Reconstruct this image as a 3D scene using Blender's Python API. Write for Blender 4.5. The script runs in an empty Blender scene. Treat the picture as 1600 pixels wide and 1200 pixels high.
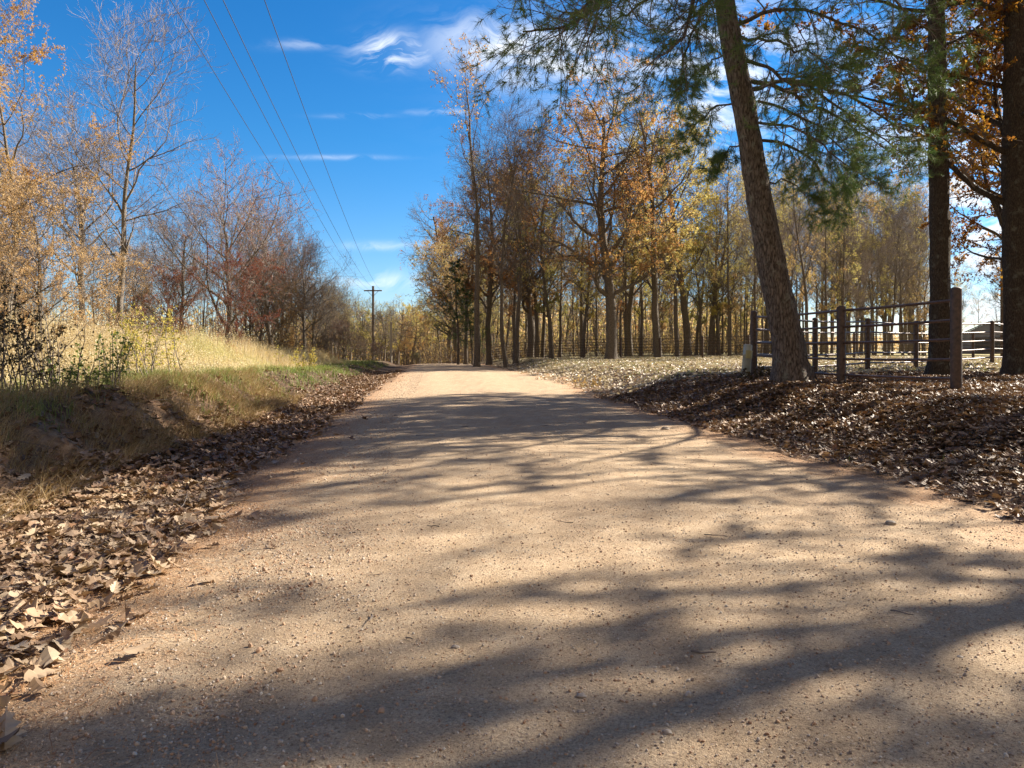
import bpy, math
import numpy as np
from mathutils import Vector

# ------------------------------------------------------------------ camera, sky, sun, exposure
sc = bpy.context.scene
COL = sc.collection
EYE = 1.3
F = 1155.0           # focal length in pixels of the 1600 px wide photograph
HOR = 545.0          # pixel row of the horizon
cam_d = bpy.data.cameras.new('camera')
cam_d.lens = F / 1600 * 36
cam_d.sensor_width = 36
cam_d.shift_y = -(600 - HOR) / 1600
cam_d.clip_start = 0.05
cam_d.clip_end = 6000
cam = bpy.data.objects.new('camera', cam_d)
cam.location = (0, 0, EYE)
cam.rotation_euler = (math.radians(90), 0, 0)
COL.objects.link(cam)
sc.camera = cam

SUN_AZ, SUN_EL = 62.0, 34.0     # azimuth to the right of the view direction
w = bpy.data.worlds.new('World'); sc.world = w; w.use_nodes = True
nt = w.node_tree; nt.nodes.clear()
def N(nt, typ, **kw):
    n = nt.nodes.new(typ)
    for k, v in kw.items():
        if k.startswith('i_'):
            n.inputs[int(k[2:])].default_value = v
        else:
            setattr(n, k, v)
    return n
def M_(nt, op, a, b=None, c=None, clamp=False):
    n = nt.nodes.new('ShaderNodeMath'); n.operation = op; n.use_clamp = clamp
    for i, v in enumerate((a, b, c)):
        if v is None: continue
        if isinstance(v, (int, float)): n.inputs[i].default_value = v
        else: nt.links.new(v, n.inputs[i])
    return n.outputs[0]
L = nt.links.new
sky = N(nt, 'ShaderNodeTexSky', sky_type='NISHITA', sun_disc=False)
sky.sun_elevation = math.radians(SUN_EL); sky.sun_rotation = math.radians(SUN_AZ)
sky.air_density = 1.0; sky.dust_density = 0.1; sky.ozone_density = 2.6
hs = N(nt, 'ShaderNodeHueSaturation'); hs.inputs['Saturation'].default_value = 1.36; hs.inputs['Value'].default_value = 1.0
L(sky.outputs[0], hs.inputs['Color'])
skc = N(nt, 'ShaderNodeMix', data_type='RGBA', blend_type='MULTIPLY'); skc.inputs[0].default_value = 1; skc.inputs[7].default_value = (.60, .97, 1.10, 1); L(hs.outputs[0], skc.inputs[6])
tc = N(nt, 'ShaderNodeTexCoord'); sx = N(nt, 'ShaderNodeSeparateXYZ'); L(tc.outputs['Generated'], sx.inputs[0])
yy = M_(nt, 'MAXIMUM', sx.outputs[1], 0.08)
u = M_(nt, 'DIVIDE', sx.outputs[0], yy); v = M_(nt, 'DIVIDE', sx.outputs[2], yy)
cuv = N(nt, 'ShaderNodeCombineXYZ'); L(u, cuv.inputs[0]); L(v, cuv.inputs[1])
wn = N(nt, 'ShaderNodeTexNoise'); wn.inputs['Scale'].default_value = 5; wn.inputs['Detail'].default_value = 4
L(cuv.outputs[0], wn.inputs['Vector'])
wv = N(nt, 'ShaderNodeVectorMath', operation='MULTIPLY_ADD'); L(wn.outputs['Color'], wv.inputs[0])
wv.inputs[1].default_value = (0.22, 0.16, 0); L(cuv.outputs[0], wv.inputs[2])
mp = N(nt, 'ShaderNodeMapping'); mp.inputs['Rotation'].default_value = (0, 0, 0.5); mp.inputs['Scale'].default_value = (9, 34, 1)
L(wv.outputs[0], mp.inputs['Vector'])
cn = N(nt, 'ShaderNodeTexNoise'); cn.inputs['Scale'].default_value = 1.0; cn.inputs['Detail'].default_value = 9; cn.inputs['Roughness'].default_value = 0.62
L(mp.outputs[0], cn.inputs['Vector'])
nz = cn.outputs[0]
# clear air: deep blue overhead, paling to a neutral white blue at the horizon
el_f = M_(nt, 'MULTIPLY', M_(nt, 'SUBTRACT', sx.outputs[2], .02), 4.0, None, True)
tintc = N(nt, 'ShaderNodeMix', data_type='RGBA'); L(el_f, tintc.inputs[0]); tintc.inputs[6].default_value = (.86, .90, 1.12, 1); tintc.inputs[7].default_value = (.58, .96, 1.12, 1)
L(tintc.outputs[2], skc.inputs[7])
mask = None
# (px, py, radius px x, radius px y, strength, tilt)
for (cx, cy, rx, ry, st) in [(615, 80, 50, 24, 1.2), (560, 181, 50, 4, .28), (700, 175, 55, 5, .36), (515, 246, 90, 4, .27),
                             (600, 385, 80, 7, .4), (600, 440, 90, 14, .5), (1120, 120, 230, 150, .8), (1560, 330, 240, 330, 1.1), (470, 70, 50, 8, .25)]:
    a = M_(nt, 'MULTIPLY', M_(nt, 'SUBTRACT', wv_u := M_(nt, 'ADD', u, 0.0), (cx - 800) / F), F / rx)
    b = M_(nt, 'MULTIPLY', M_(nt, 'SUBTRACT', v, (HOR - cy) / F), F / ry)
    r2 = M_(nt, 'ADD', M_(nt, 'MULTIPLY', a, a), M_(nt, 'MULTIPLY', b, b))
    g = M_(nt, 'MULTIPLY', M_(nt, 'POWER', 2.718, M_(nt, 'MULTIPLY', r2, -1.1)), st)
    mask = g if mask is None else M_(nt, 'MAXIMUM', mask, g)
def noise0(nt, vec, sc_):
    n = N(nt, 'ShaderNodeTexNoise'); n.inputs['Scale'].default_value = sc_; n.inputs['Detail'].default_value = 8; n.inputs['Roughness'].default_value = .6
    L(vec, n.inputs['Vector']); return n.outputs[0]
cuv2 = N(nt, 'ShaderNodeMapping'); cuv2.inputs['Rotation'].default_value = (0, 0, -.35); cuv2.inputs['Scale'].default_value = (7, 22, 1); cuv2.inputs['Location'].default_value = (.3, .7, 0); L(wv.outputs[0], cuv2.inputs['Vector'])
ga = M_(nt, 'MULTIPLY', M_(nt, 'SUBTRACT', u, .035), F / 130.); gb = M_(nt, 'MULTIPLY', M_(nt, 'SUBTRACT', M_(nt, 'ADD', v, M_(nt, 'MULTIPLY', u, .12)), .402), F / 48.)
gbig = M_(nt, 'MULTIPLY', M_(nt, 'POWER', 2.718, M_(nt, 'MULTIPLY', M_(nt, 'ADD', M_(nt, 'MULTIPLY', ga, ga), M_(nt, 'MULTIPLY', gb, gb)), -1.0)), 1.25)
dens = M_(nt, 'MULTIPLY', mask, M_(nt, 'SUBTRACT', M_(nt, 'MULTIPLY', nz, 6.0), 2.55, None, True))
big = M_(nt, 'MULTIPLY', M_(nt, 'SUBTRACT', M_(nt, 'MULTIPLY', noise0(nt, cuv2.outputs[0], 1.0), 5.0), 1.95, None, True), gbig)
dens = M_(nt, 'MAXIMUM', dens, big)
dens = M_(nt, 'MULTIPLY', dens, M_(nt, 'GREATER_THAN', sx.outputs[1], 0.08), None, True)
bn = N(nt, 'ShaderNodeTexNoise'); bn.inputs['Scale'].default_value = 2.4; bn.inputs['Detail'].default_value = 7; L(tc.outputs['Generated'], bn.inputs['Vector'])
back = M_(nt, 'MULTIPLY', M_(nt, 'SUBTRACT', M_(nt, 'MULTIPLY', bn.outputs[0], 5.0), 1.5, None, True), M_(nt, 'MULTIPLY', M_(nt, 'SUBTRACT', .02, sx.outputs[1]), 3.0, None, True))  # unseen warm cloud cover added behind the camera to fill the shadows
mx = N(nt, 'ShaderNodeMix', data_type='RGBA'); L(dens, mx.inputs[0]); L(skc.outputs[2], mx.inputs[6]); mx.inputs[7].default_value = (8.0, 8.4, 8.9, 1)
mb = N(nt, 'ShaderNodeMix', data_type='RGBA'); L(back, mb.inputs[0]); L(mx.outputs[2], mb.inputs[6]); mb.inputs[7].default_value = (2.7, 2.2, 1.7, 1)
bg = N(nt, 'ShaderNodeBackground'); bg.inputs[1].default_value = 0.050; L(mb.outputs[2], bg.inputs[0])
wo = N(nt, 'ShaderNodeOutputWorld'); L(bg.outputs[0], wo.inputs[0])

sun_d = bpy.data.lights.new('sun', 'SUN'); sun_d.energy = 5.0; sun_d.angle = math.radians(0.53); sun_d.color = (1, .91, .77)
sun = bpy.data.objects.new('sun', sun_d); COL.objects.link(sun)
az, el = math.radians(SUN_AZ), math.radians(SUN_EL)
SUNV = Vector((math.sin(az) * math.cos(el), math.cos(az) * math.cos(el), math.sin(el)))
sun.rotation_euler = SUNV.to_track_quat('Z', 'Y').to_euler()
sc.view_settings.view_transform = 'Standard'; sc.view_settings.look = 'None'
sc.view_settings.gamma = 1; sc.view_settings.use_curve_mapping = False
sc.view_settings.exposure = 1.62
sc.cycles.max_bounces = 6; sc.cycles.diffuse_bounces = 3; sc.cycles.transmission_bounces = 3; sc.cycles.glossy_bounces = 2
sc.cycles.use_denoising = True

# ------------------------------------------------------------------ materials
def new_mat(name):
    m = bpy.data.materials.new(name); m.use_nodes = True; m.node_tree.nodes.clear()
    return m, m.node_tree
def out_(nt, sh):
    o = N(nt, 'ShaderNodeOutputMaterial'); nt.links.new(sh, o.inputs[0])
def ramp(nt, fac, cols, interp='LINEAR'):
    r = N(nt, 'ShaderNodeValToRGB'); r.color_ramp.interpolation = interp
    e = r.color_ramp.elements
    n = len(cols)
    for i, c in enumerate(cols):
        p = i / (n - 1) if len(c) == 3 else c[3]
        if i < 2: el_ = e[i]; el_.position = p
        else: el_ = e.new(p)
        el_.color = (c[0], c[1], c[2], 1)
    nt.links.new(fac, r.inputs[0]); return r.outputs[0]
def noise(nt, scale, detail=4, rough=.55, vec=None, scl=None):
    n = N(nt, 'ShaderNodeTexNoise'); n.inputs['Scale'].default_value = scale; n.inputs['Detail'].default_value = detail
    n.inputs['Roughness'].default_value = rough
    if vec is not None: nt.links.new(vec, n.inputs['Vector'])
    return n.outputs[0]
def mixc(nt, f, a, b, mode='MIX'):
    m = N(nt, 'ShaderNodeMix', data_type='RGBA', blend_type=mode)
    for i, v_ in ((0, f), (6, a), (7, b)):
        if isinstance(v_, (int, float)): m.inputs[i].default_value = v_
        elif isinstance(v_, tuple): m.inputs[i].default_value = (*v_, 1)
        else: nt.links.new(v_, m.inputs[i])
    return m.outputs[2]
def leaf_mat(name, cols, trans=.52, rough=.6, vary=.35, spec=.2):
    m, nt = new_mat(name)
    at = N(nt, 'ShaderNodeAttribute', attribute_name='tint')
    oi = N(nt, 'ShaderNodeObjectInfo')
    f = M_(nt, 'ADD', at.outputs['Fac'], M_(nt, 'MULTIPLY', M_(nt, 'SUBTRACT', oi.outputs['Random'], .5), vary), None, True)
    c = ramp(nt, f, cols)
    p = N(nt, 'ShaderNodeBsdfPrincipled'); p.inputs['Roughness'].default_value = rough; p.inputs['Specular IOR Level'].default_value = spec
    nt.links.new(c, p.inputs['Base Color'])
    t = N(nt, 'ShaderNodeBsdfTranslucent'); nt.links.new(mixc(nt, 1.0, c, (1, .92, .66), 'MULTIPLY'), t.inputs[0])
    ms = N(nt, 'ShaderNodeMixShader'); ms.inputs[0].default_value = trans
    nt.links.new(p.outputs[0], ms.inputs[1]); nt.links.new(t.outputs[0], ms.inputs[2]); out_(nt, ms.outputs[0])
    return m
def bark_mat(name, dark, light, scale=1.0, bump=1.0, lichen=None):
    m, nt = new_mat(name)
    tc = N(nt, 'ShaderNodeTexCoord')
    mp = N(nt, 'ShaderNodeMapping'); mp.inputs['Scale'].default_value = (22 * scale, 22 * scale, 5.5 * scale); nt.links.new(tc.outputs['Object'], mp.inputs[0])
    vo = N(nt, 'ShaderNodeTexVoronoi', feature='DISTANCE_TO_EDGE'); vo.inputs['Scale'].default_value = 1.3
    nz0 = N(nt, 'ShaderNodeTexNoise'); nz0.inputs['Scale'].default_value = 1.4; nz0.inputs['Detail'].default_value = 4; nt.links.new(mp.outputs[0], nz0.inputs[0])
    ad = N(nt, 'ShaderNodeVectorMath', operation='MULTIPLY_ADD'); nt.links.new(nz0.outputs['Color'], ad.inputs[0]); ad.inputs[1].default_value = (1.2, 1.2, 1.2); nt.links.new(mp.outputs[0], ad.inputs[2])
    nt.links.new(ad.outputs[0], vo.inputs['Vector'])
    n2 = noise(nt, 2.6, 6, .6, mp.outputs[0])
    crack = M_(nt, 'MULTIPLY', vo.outputs[0], 4.0, None, True)
    f = M_(nt, 'ADD', M_(nt, 'MULTIPLY', crack, .22), M_(nt, 'MULTIPLY', n2, .72))
    c = ramp(nt, f, [(*dark, .28), (*[(a + b) / 2 for a, b in zip(dark, light)], .5), (*light, .75)])
    if lichen:
        ln = noise(nt, 5.5, 5, .65, tc.outputs['Object'])
        c = mixc(nt, M_(nt, 'MULTIPLY', M_(nt, 'SUBTRACT', ln, .56, None, True), 7.0, None, True), c, lichen)
    p = N(nt, 'ShaderNodeBsdfPrincipled'); p.inputs['Roughness'].default_value = .9; p.inputs['Specular IOR Level'].default_value = .15
    nt.links.new(c, p.inputs['Base Color'])
    b = N(nt, 'ShaderNodeBump'); b.inputs['Strength'].default_value = bump; b.inputs['Distance'].default_value = .045
    nt.links.new(f, b.inputs['Height']); nt.links.new(b.outputs[0], p.inputs['Normal']); out_(nt, p.outputs[0])
    return m
def simple_mat(name, c1, c2, scale=8, rough=.7, metal=0, bump=.2, stretch=(1, 1, 1)):
    m, nt = new_mat(name)
    tc = N(nt, 'ShaderNodeTexCoord'); mp = N(nt, 'ShaderNodeMapping'); mp.inputs['Scale'].default_value = stretch; nt.links.new(tc.outputs['Object'], mp.inputs[0])
    n = noise(nt, scale, 6, .6, mp.outputs[0])
    p = N(nt, 'ShaderNodeBsdfPrincipled'); p.inputs['Roughness'].default_value = rough; p.inputs['Metallic'].default_value = metal
    nt.links.new(ramp(nt, n, [(*c1, .3), (*c2, .7)]), p.inputs['Base Color'])
    b = N(nt, 'ShaderNodeBump'); b.inputs['Strength'].default_value = bump; b.inputs['Distance'].default_value = .01
    nt.links.new(n, b.inputs['Height']); nt.links.new(b.outputs[0], p.inputs['Normal']); out_(nt, p.outputs[0])
    return m

MAT = {}
MAT['bark'] = bark_mat('bark', (.07, .056, .045), (.28, .235, .19), 1.0)
MAT['bark_pale'] = bark_mat('bark_pale', (.09, .075, .06), (.36, .31, .26), .8)
MAT['bark_pine'] = bark_mat('bark_pine', (.035, .028, .023), (.27, .215, .18), .62, 1.0, (.24, .24, .20))
MAT['bark_oak'] = bark_mat('bark_oak', (.03, .024, .02), (.14, .11, .085), 1.2, 1.0, (.17, .17, .14))
MAT['twig'] = simple_mat('twig', (.10, .08, .07), (.21, .17, .145), 3, .9, 0, .0)
MAT['twig_pale'] = simple_mat('twig_pale', (.20, .16, .14), (.34, .28, .24), 3, .9, 0, .0)
MAT['brown'] = leaf_mat('leaf_brown', [(.24, .14, .065), (.40, .26, .12), (.54, .40, .20), (.52, .44, .20)])
MAT['olive'] = leaf_mat('leaf_olive', [(.22, .22, .08), (.42, .40, .14), (.56, .50, .22), (.48, .34, .16)])
MAT['yellow'] = leaf_mat('leaf_yellow', [(.32, .33, .09), (.52, .47, .14), (.60, .47, .15), (.40, .40, .13)])
MAT['russet'] = leaf_mat('leaf_russet', [(.20, .09, .04), (.36, .18, .08), (.48, .29, .14), (.46, .34, .14)])
MAT['orange'] = leaf_mat('leaf_orange', [(.28, .15, .06), (.44, .25, .10), (.54, .36, .16), (.42, .29, .14)])
MAT['tan'] = leaf_mat('leaf_tan', [(.34, .22, .12), (.54, .38, .22), (.62, .47, .29), (.54, .36, .19)])
MAT['red'] = leaf_mat('leaf_red', [(.10, .03, .025), (.18, .05, .04), (.24, .09, .06), (.18, .08, .05)])
MAT['pink'] = leaf_mat('leaf_pink', [(.22, .09, .07), (.34, .15, .12), (.40, .20, .14), (.30, .15, .08)])
MAT['needle'] = leaf_mat('pine_needle', [(.05, .10, .04), (.09, .17, .06), (.14, .22, .075), (.20, .24, .08)], .25)
MAT['needle_dark'] = leaf_mat('pine_needle_dark', [(.02, .05, .02), (.035, .08, .03), (.05, .11, .035)], .25)
MAT['darkleaf'] = leaf_mat('leaf_dark', [(.035, .032, .018), (.07, .055, .03), (.12, .075, .035)], .2)
MAT['litter_sunlit'] = leaf_mat('litter_leaf_sunlit', [(.36, .28, .18), (.54, .45, .32), (.64, .56, .43), (.66, .60, .48), (.48, .34, .22)], .2, .5, 0, .3)  # litter leaves made paler: the field's sunlight is put into their colour
MAT['green'] = leaf_mat('leaf_green', [(.08, .14, .03), (.14, .22, .05), (.22, .30, .07), (.26, .27, .08)], .4)
MAT['litter'] = leaf_mat('litter_leaf', [(.085, .045, .025), (.17, .10, .055), (.25, .155, .09), (.34, .24, .155), (.21, .10, .05)], .12, .55, 0, .3)
MAT['litter_pale'] = leaf_mat('litter_leaf_pale', [(.16, .10, .055), (.28, .18, .11), (.38, .27, .17), (.44, .34, .23), (.26, .14, .07)], .15, .55, 0, .3)
MAT['dry_grass'] = leaf_mat('dry_grass', [(.42, .34, .20), (.58, .48, .31), (.66, .58, .40), (.56, .51, .28), (.40, .42, .17)], .4, .6, 0)
MAT['pink_grass'] = leaf_mat('red_grass', [(.40, .25, .12), (.50, .31, .16), (.46, .30, .18)], .4, .6, 0)
MAT['green_grass'] = leaf_mat('green_grass', [(.10, .16, .04), (.16, .22, .06), (.24, .28, .09), (.34, .30, .13)], .35, .6, 0)
MAT['straw'] = leaf_mat('straw', [(.26, .17, .08), (.42, .30, .15), (.52, .40, .22)], .2, .6, 0)
MAT['needle_litter'] = leaf_mat('needle_litter', [(.24, .12, .055), (.38, .21, .10), (.48, .30, .16)], .1, .6, 0)
MAT['rust'] = simple_mat('rusty_pipe', (.045, .030, .022), (.125, .078, .054), 14, .6, .2, .25)
MAT['rail'] = simple_mat('rusty_rail', (.055, .03, .02), (.15, .085, .06), 20, .40, .35, .2)
MAT['wire'] = simple_mat('wire', (.03, .03, .035), (.06, .06, .07), 20, .6, .3, 0)
MAT['polewood'] = simple_mat('pole_wood', (.06, .045, .035), (.16, .12, .095), 6, .9, 0, .3, (6, 6, .6))
MAT['palewood'] = simple_mat('pale_pole_wood', (.30, .26, .21), (.48, .43, .36), 6, .9, 0, .3, (6, 6, .6))
MAT['tube'] = simple_mat('weathered_plastic', (.30, .32, .28), (.52, .53, .46), 5, .6, 0, .15)
MAT['yellowlab'] = simple_mat('yellow_band', (.38, .35, .18), (.48, .43, .20), 8, .6, 0, .1)
MAT['barn_wall'] = simple_mat('barn_metal_wall', (.15, .16, .22), (.21, .22, .29), 2, .5, .2, .1)
MAT['barn_roof'] = simple_mat('barn_roof', (.03, .03, .035), (.07, .07, .08), 2, .5, .2, .1)
MAT['stone'] = simple_mat('field_stone', (.22, .17, .13), (.42, .36, .30), 12, .85, 0, .4)
def pebble_mat():
    m, nt = new_mat('pebble')
    at = N(nt, 'ShaderNodeAttribute', attribute_name='tint')
    c = ramp(nt, at.outputs['Fac'], [(.26, .15, .09), (.48, .30, .18), (.55, .42, .30), (.34, .20, .12), (.60, .52, .42), (.22, .16, .12), (.44, .38, .32)])
    p = N(nt, 'ShaderNodeBsdfPrincipled'); p.inputs['Roughness'].default_value = .8
    nt.links.new(c, p.inputs['Base Color']); out_(nt, p.outputs[0]); return m
MAT['pebble'] = pebble_mat()

# ------------------------------------------------------------------ helpers
def mesh_np(name, chunks, mats, smooth=False):
    """chunks: list of (verts (n,3), faces (m,k), material index, tint per face or scalar)"""
    vs, ls, tot, mi, ti = [], [], [], [], []
    base = 0
    for v, f, m, t in chunks:
        v = np.asarray(v, np.float32); f = np.asarray(f, np.int64)
        if len(v) == 0 or len(f) == 0: continue
        vs.append(v); ls.append((f + base).ravel()); tot.append(np.full(len(f), f.shape[1]))
        mi.append(np.full(len(f), m)); ti.append(np.broadcast_to(np.asarray(t, np.float32), (len(f),)))
        base += len(v)
    vs = np.concatenate(vs); ls = np.concatenate(ls).astype(np.int32); tot = np.concatenate(tot).astype(np.int32)
    mi = np.concatenate(mi).astype(np.int32); ti = np.concatenate(ti)
    me = bpy.data.meshes.new(name)
    me.vertices.add(len(vs)); me.vertices.foreach_set('co', vs.ravel())
    me.loops.add(len(ls)); me.loops.foreach_set('vertex_index', ls)
    me.polygons.add(len(tot))
    st = np.concatenate([[0], np.cumsum(tot)[:-1]]).astype(np.int32)
    me.polygons.foreach_set('loop_start', st)
    me.polygons.foreach_set('material_index', mi)
    a = me.attributes.new('tint', 'FLOAT', 'FACE'); a.data.foreach_set('value', ti.astype(np.float32))
    me.polygons.foreach_set('use_smooth', np.full(len(tot), bool(smooth)))
    me.update(calc_edges=True)
    for m in mats: me.materials.append(MAT[m] if isinstance(m, str) else m)
    return me
def link(name, me, parent=None, loc=None):
    o = bpy.data.objects.new(name, me); COL.objects.link(o)
    if parent: o.parent = parent
    if loc: o.location = loc
    return o
def tag(o, label=None, cat=None, group=None, kind=None):
    if label: o['label'] = label
    if cat: o['category'] = cat
    if group: o['group'] = group
    if kind: o['kind'] = kind
    return o
def thing(name, label, cat, loc=(0, 0, 0), rz=0, group=None):
    o = bpy.data.objects.new(name, None); COL.objects.link(o); o.location = loc; o.rotation_euler = (0, 0, rz)
    o.empty_display_size = .2
    return tag(o, label, cat, group)
def nrm(a): return a / np.maximum(np.linalg.norm(a, axis=-1, keepdims=True), 1e-9)
def tubes(pts, rad, sides):
    """pts (N,K,3), rad (N,K) -> verts, quads"""
    Nn, K, _ = pts.shape
    tan = np.empty_like(pts); tan[:, 1:-1] = pts[:, 2:] - pts[:, :-2]; tan[:, 0] = pts[:, 1] - pts[:, 0]; tan[:, -1] = pts[:, -1] - pts[:, -2]
    tan = nrm(tan)
    ref = np.where(np.abs(tan[:, :1, 2:3]) > .85, np.array([1., 0, 0]), np.array([0, 0, 1.]))
    ref = np.broadcast_to(ref, tan.shape)
    a = nrm(np.cross(tan, ref)); b = np.cross(tan, a)
    th = np.arange(sides) * 2 * np.pi / sides
    ring = a[:, :, None] * np.cos(th)[None, None, :, None] + b[:, :, None] * np.sin(th)[None, None, :, None]
    v = pts[:, :, None] + ring * rad[:, :, None, None]
    idx = np.arange(Nn * K * sides).reshape(Nn, K, sides)
    nx = np.roll(idx, -1, axis=2)
    f = np.stack([idx[:, :-1], nx[:, :-1], nx[:, 1:], idx[:, 1:]], -1).reshape(-1, 4)
    return v.reshape(-1, 3), f
def tube1(points, radii, sides=12, cap=True):
    v, f = tubes(np.array([points], float), np.array([radii], float), sides)
    return v, f
def grow(rng, P, D, Ls, R, n, wander, up, tip=.25):
    Nn = len(P); pts = np.zeros((Nn, n + 1, 3)); pts[:, 0] = P; d = nrm(D)
    for i in range(n):
        pts[:, i + 1] = pts[:, i] + d * (Ls / n)[:, None]
        d = nrm(d + rng.normal(0, wander, (Nn, 3)) + np.array([0, 0, up]))
    t = np.linspace(0, 1, n + 1)
    return pts, R[:, None] * (1 - (1 - tip) * t)[None]
def spawn(rng, pts, rad, Ls, k, t0, t1, ang, sd, lf, rf, golden=False, sel=None):
    Nn, K, _ = pts.shape; n = K - 1
    idx = np.repeat(np.arange(Nn), k)
    t = t0 + (t1 - t0) * ((np.tile(np.arange(k), Nn) + rng.random(Nn * k)) / k)
    s = np.clip(t * n, 0, n - 1e-4); i = s.astype(int); fr = (s - i)[:, None]
    pos = pts[idx, i] * (1 - fr) + pts[idx, i + 1] * fr
    tan = nrm(pts[idx, i + 1] - pts[idx, i])
    lr = rad[idx, i] * (1 - fr[:, 0]) + rad[idx, i + 1] * fr[:, 0]
    if golden:
        az_ = np.arange(Nn * k) * 2.4 + rng.normal(0, .35, Nn * k)
        vv = np.stack([np.cos(az_), np.sin(az_), np.zeros_like(az_)], -1)
    else: vv = rng.normal(0, 1, (Nn * k, 3))
    perp = nrm(vv - (vv * tan).sum(-1, keepdims=True) * tan)
    a = np.radians(rng.normal(ang, sd, Nn * k))[:, None]
    D = tan * np.cos(a) + perp * np.sin(a)
    Lc = Ls[idx] * lf(t) * rng.uniform(.65, 1.2, Nn * k)
    return pos, D, Lc, lr * rf * rng.uniform(.7, 1, Nn * k), t
def rotmats(rng, n, tilt=None):
    """random rotations; tilt None = fully random, else normal tilted by about 'tilt' radians from up"""
    if tilt is None:
        q = nrm(rng.normal(0, 1, (n, 4)))
        w_, x, y, z = q.T
        return np.stack([np.stack([1 - 2 * (y * y + z * z), 2 * (x * y - z * w_), 2 * (x * z + y * w_)], -1),
                         np.stack([2 * (x * y + z * w_), 1 - 2 * (x * x + z * z), 2 * (y * z - x * w_)], -1),
                         np.stack([2 * (x * z - y * w_), 2 * (y * z + x * w_), 1 - 2 * (x * x + y * y)], -1)], -2)
    nv = nrm(np.stack([rng.normal(0, tilt, n), rng.normal(0, tilt, n), np.ones(n)], -1))
    th = rng.uniform(0, 2 * np.pi, n); a = np.stack([np.cos(th), np.sin(th), np.zeros(n)], -1)
    a = nrm(a - (a * nv).sum(-1, keepdims=True) * nv); b = np.cross(nv, a)
    return np.stack([a, b, nv], -1)
def inst(tv, tf, pos, R, s):
    n = len(pos); k = len(tv)
    v = np.einsum('nij,kj->nki', R, tv) * np.asarray(s).reshape(-1, 1, 1) + pos[:, None]
    f = (tf[None] + (np.arange(n) * k)[:, None, None]).reshape(-1, tf.shape[1])
    return v.reshape(-1, 3), f
def smooth(a, b, x):
    t = np.clip((x - a) / (b - a), 0, 1); return t * t * (3 - 2 * t)
def hash2(ix, iy, seed):
    h = (ix * 374761393 + iy * 668265263 + seed * 974634777) & 0xffffffff
    h = ((h ^ (h >> 13)) * 1274126177) & 0xffffffff
    return ((h ^ (h >> 16)) & 0xffff) / 65535.0
def vnoise(x, y, sc_, seed=0):
    x = np.asarray(x, float) / sc_; y = np.asarray(y, float) / sc_
    ix = np.floor(x).astype(np.int64); iy = np.floor(y).astype(np.int64); fx = x - ix; fy = y - iy
    fx = fx * fx * (3 - 2 * fx); fy = fy * fy * (3 - 2 * fy)
    a = hash2(ix, iy, seed); b = hash2(ix + 1, iy, seed); c = hash2(ix, iy + 1, seed); d = hash2(ix + 1, iy + 1, seed)
    return (a * (1 - fx) + b * fx) * (1 - fy) + (c * (1 - fx) + d * fx) * fy

# ------------------------------------------------------------------ terrain
def xc(y):
    y = np.asarray(y, float)
    return 1.25 - .105 * y - .0016 * np.maximum(0, y - 60) ** 2
def HGT(x, y):
    x = np.asarray(x, float); y = np.asarray(y, float)
    s = x - xc(y)
    a = np.abs(s)
    z = .05 * (1 - np.clip(s / 3.2, -1, 1) ** 2)
    # right bank
    z = z + .56 * smooth(3.4, 7.0, s) + .14 * smooth(7, 22, s)
    z = z + .10 * np.exp(-((s - 5.4) / 1.0) ** 2) * smooth(30, 18, y)
    # left ditch and bank
    hb = .30 + .40 * smooth(40, 12, y)
    foot = -4.75 + .35 * (vnoise(y, y * 0, 2.1, 5) - .5) * 2
    z = z - .14 * np.exp(-((s + 4.2) / .8) ** 2)
    z = z + hb * smooth(0, -1.25, s - foot) + .30 * smooth(-7, -18, s)
    # the hill falls away beyond the crest
    dr = -.00042 * np.maximum(0, y - 50) ** 2
    dr = np.maximum(dr, -5.5)
    z = z + dr * (1 - smooth(5, 26, s))
    off = smooth(2.9, 4.2, a)
    z = z + off * ((vnoise(x, y, 1.3, 1) - .5) * .10 + (vnoise(x, y, .35, 2) - .5) * .05)
    bank = np.exp(-((s + 5.3) / .8) ** 2) * smooth(40, 20, y)
    z = z + bank * ((vnoise(x, y, .6, 8) - .5) * .34 + (vnoise(x, y, .22, 9) - .5) * .14)
    z = z + (1 - off) * ((vnoise(x, y, 2.2, 3) - .5) * .035 + (vnoise(x, y, .5, 4) - .5) * .010)
    return z
def X(px, d): return (px - 800) / F * d
def Z(py, d): return EYE + (HOR - py) / F * d
def axis(lo, hi, dense_lo, dense_hi, step, growth=1.09, maxstep=60):
    c = list(np.arange(dense_lo, dense_hi, step)); s = step
    x = c[-1]
    while x < hi: s = min(s * growth, maxstep); x += s; c.append(x)
    s = step; x = c[0]; left = []
    while x > lo: s = min(s * growth, maxstep); x -= s; left.append(x)
    return np.array(left[::-1] + c)
def grid_faces(nx, ny):
    i = np.arange(nx * ny).reshape(ny, nx)
    return np.stack([i[:-1, :-1], i[:-1, 1:], i[1:, 1:], i[1:, :-1]], -1).reshape(-1, 4)
gx = axis(-900, 900, -9, 12, .085, 1.07); gy = axis(-60, 1800, 1.5, 24, .085, 1.06)
GX, GY = np.meshgrid(gx, gy)
S_ = GX - xc(GY)
GZ = HGT(GX, GY) - .07 * smooth(3.15, 2.5, np.abs(S_)) * (GY < 150)
gv = np.stack([GX, GY, GZ], -1).reshape(-1, 3)

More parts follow.
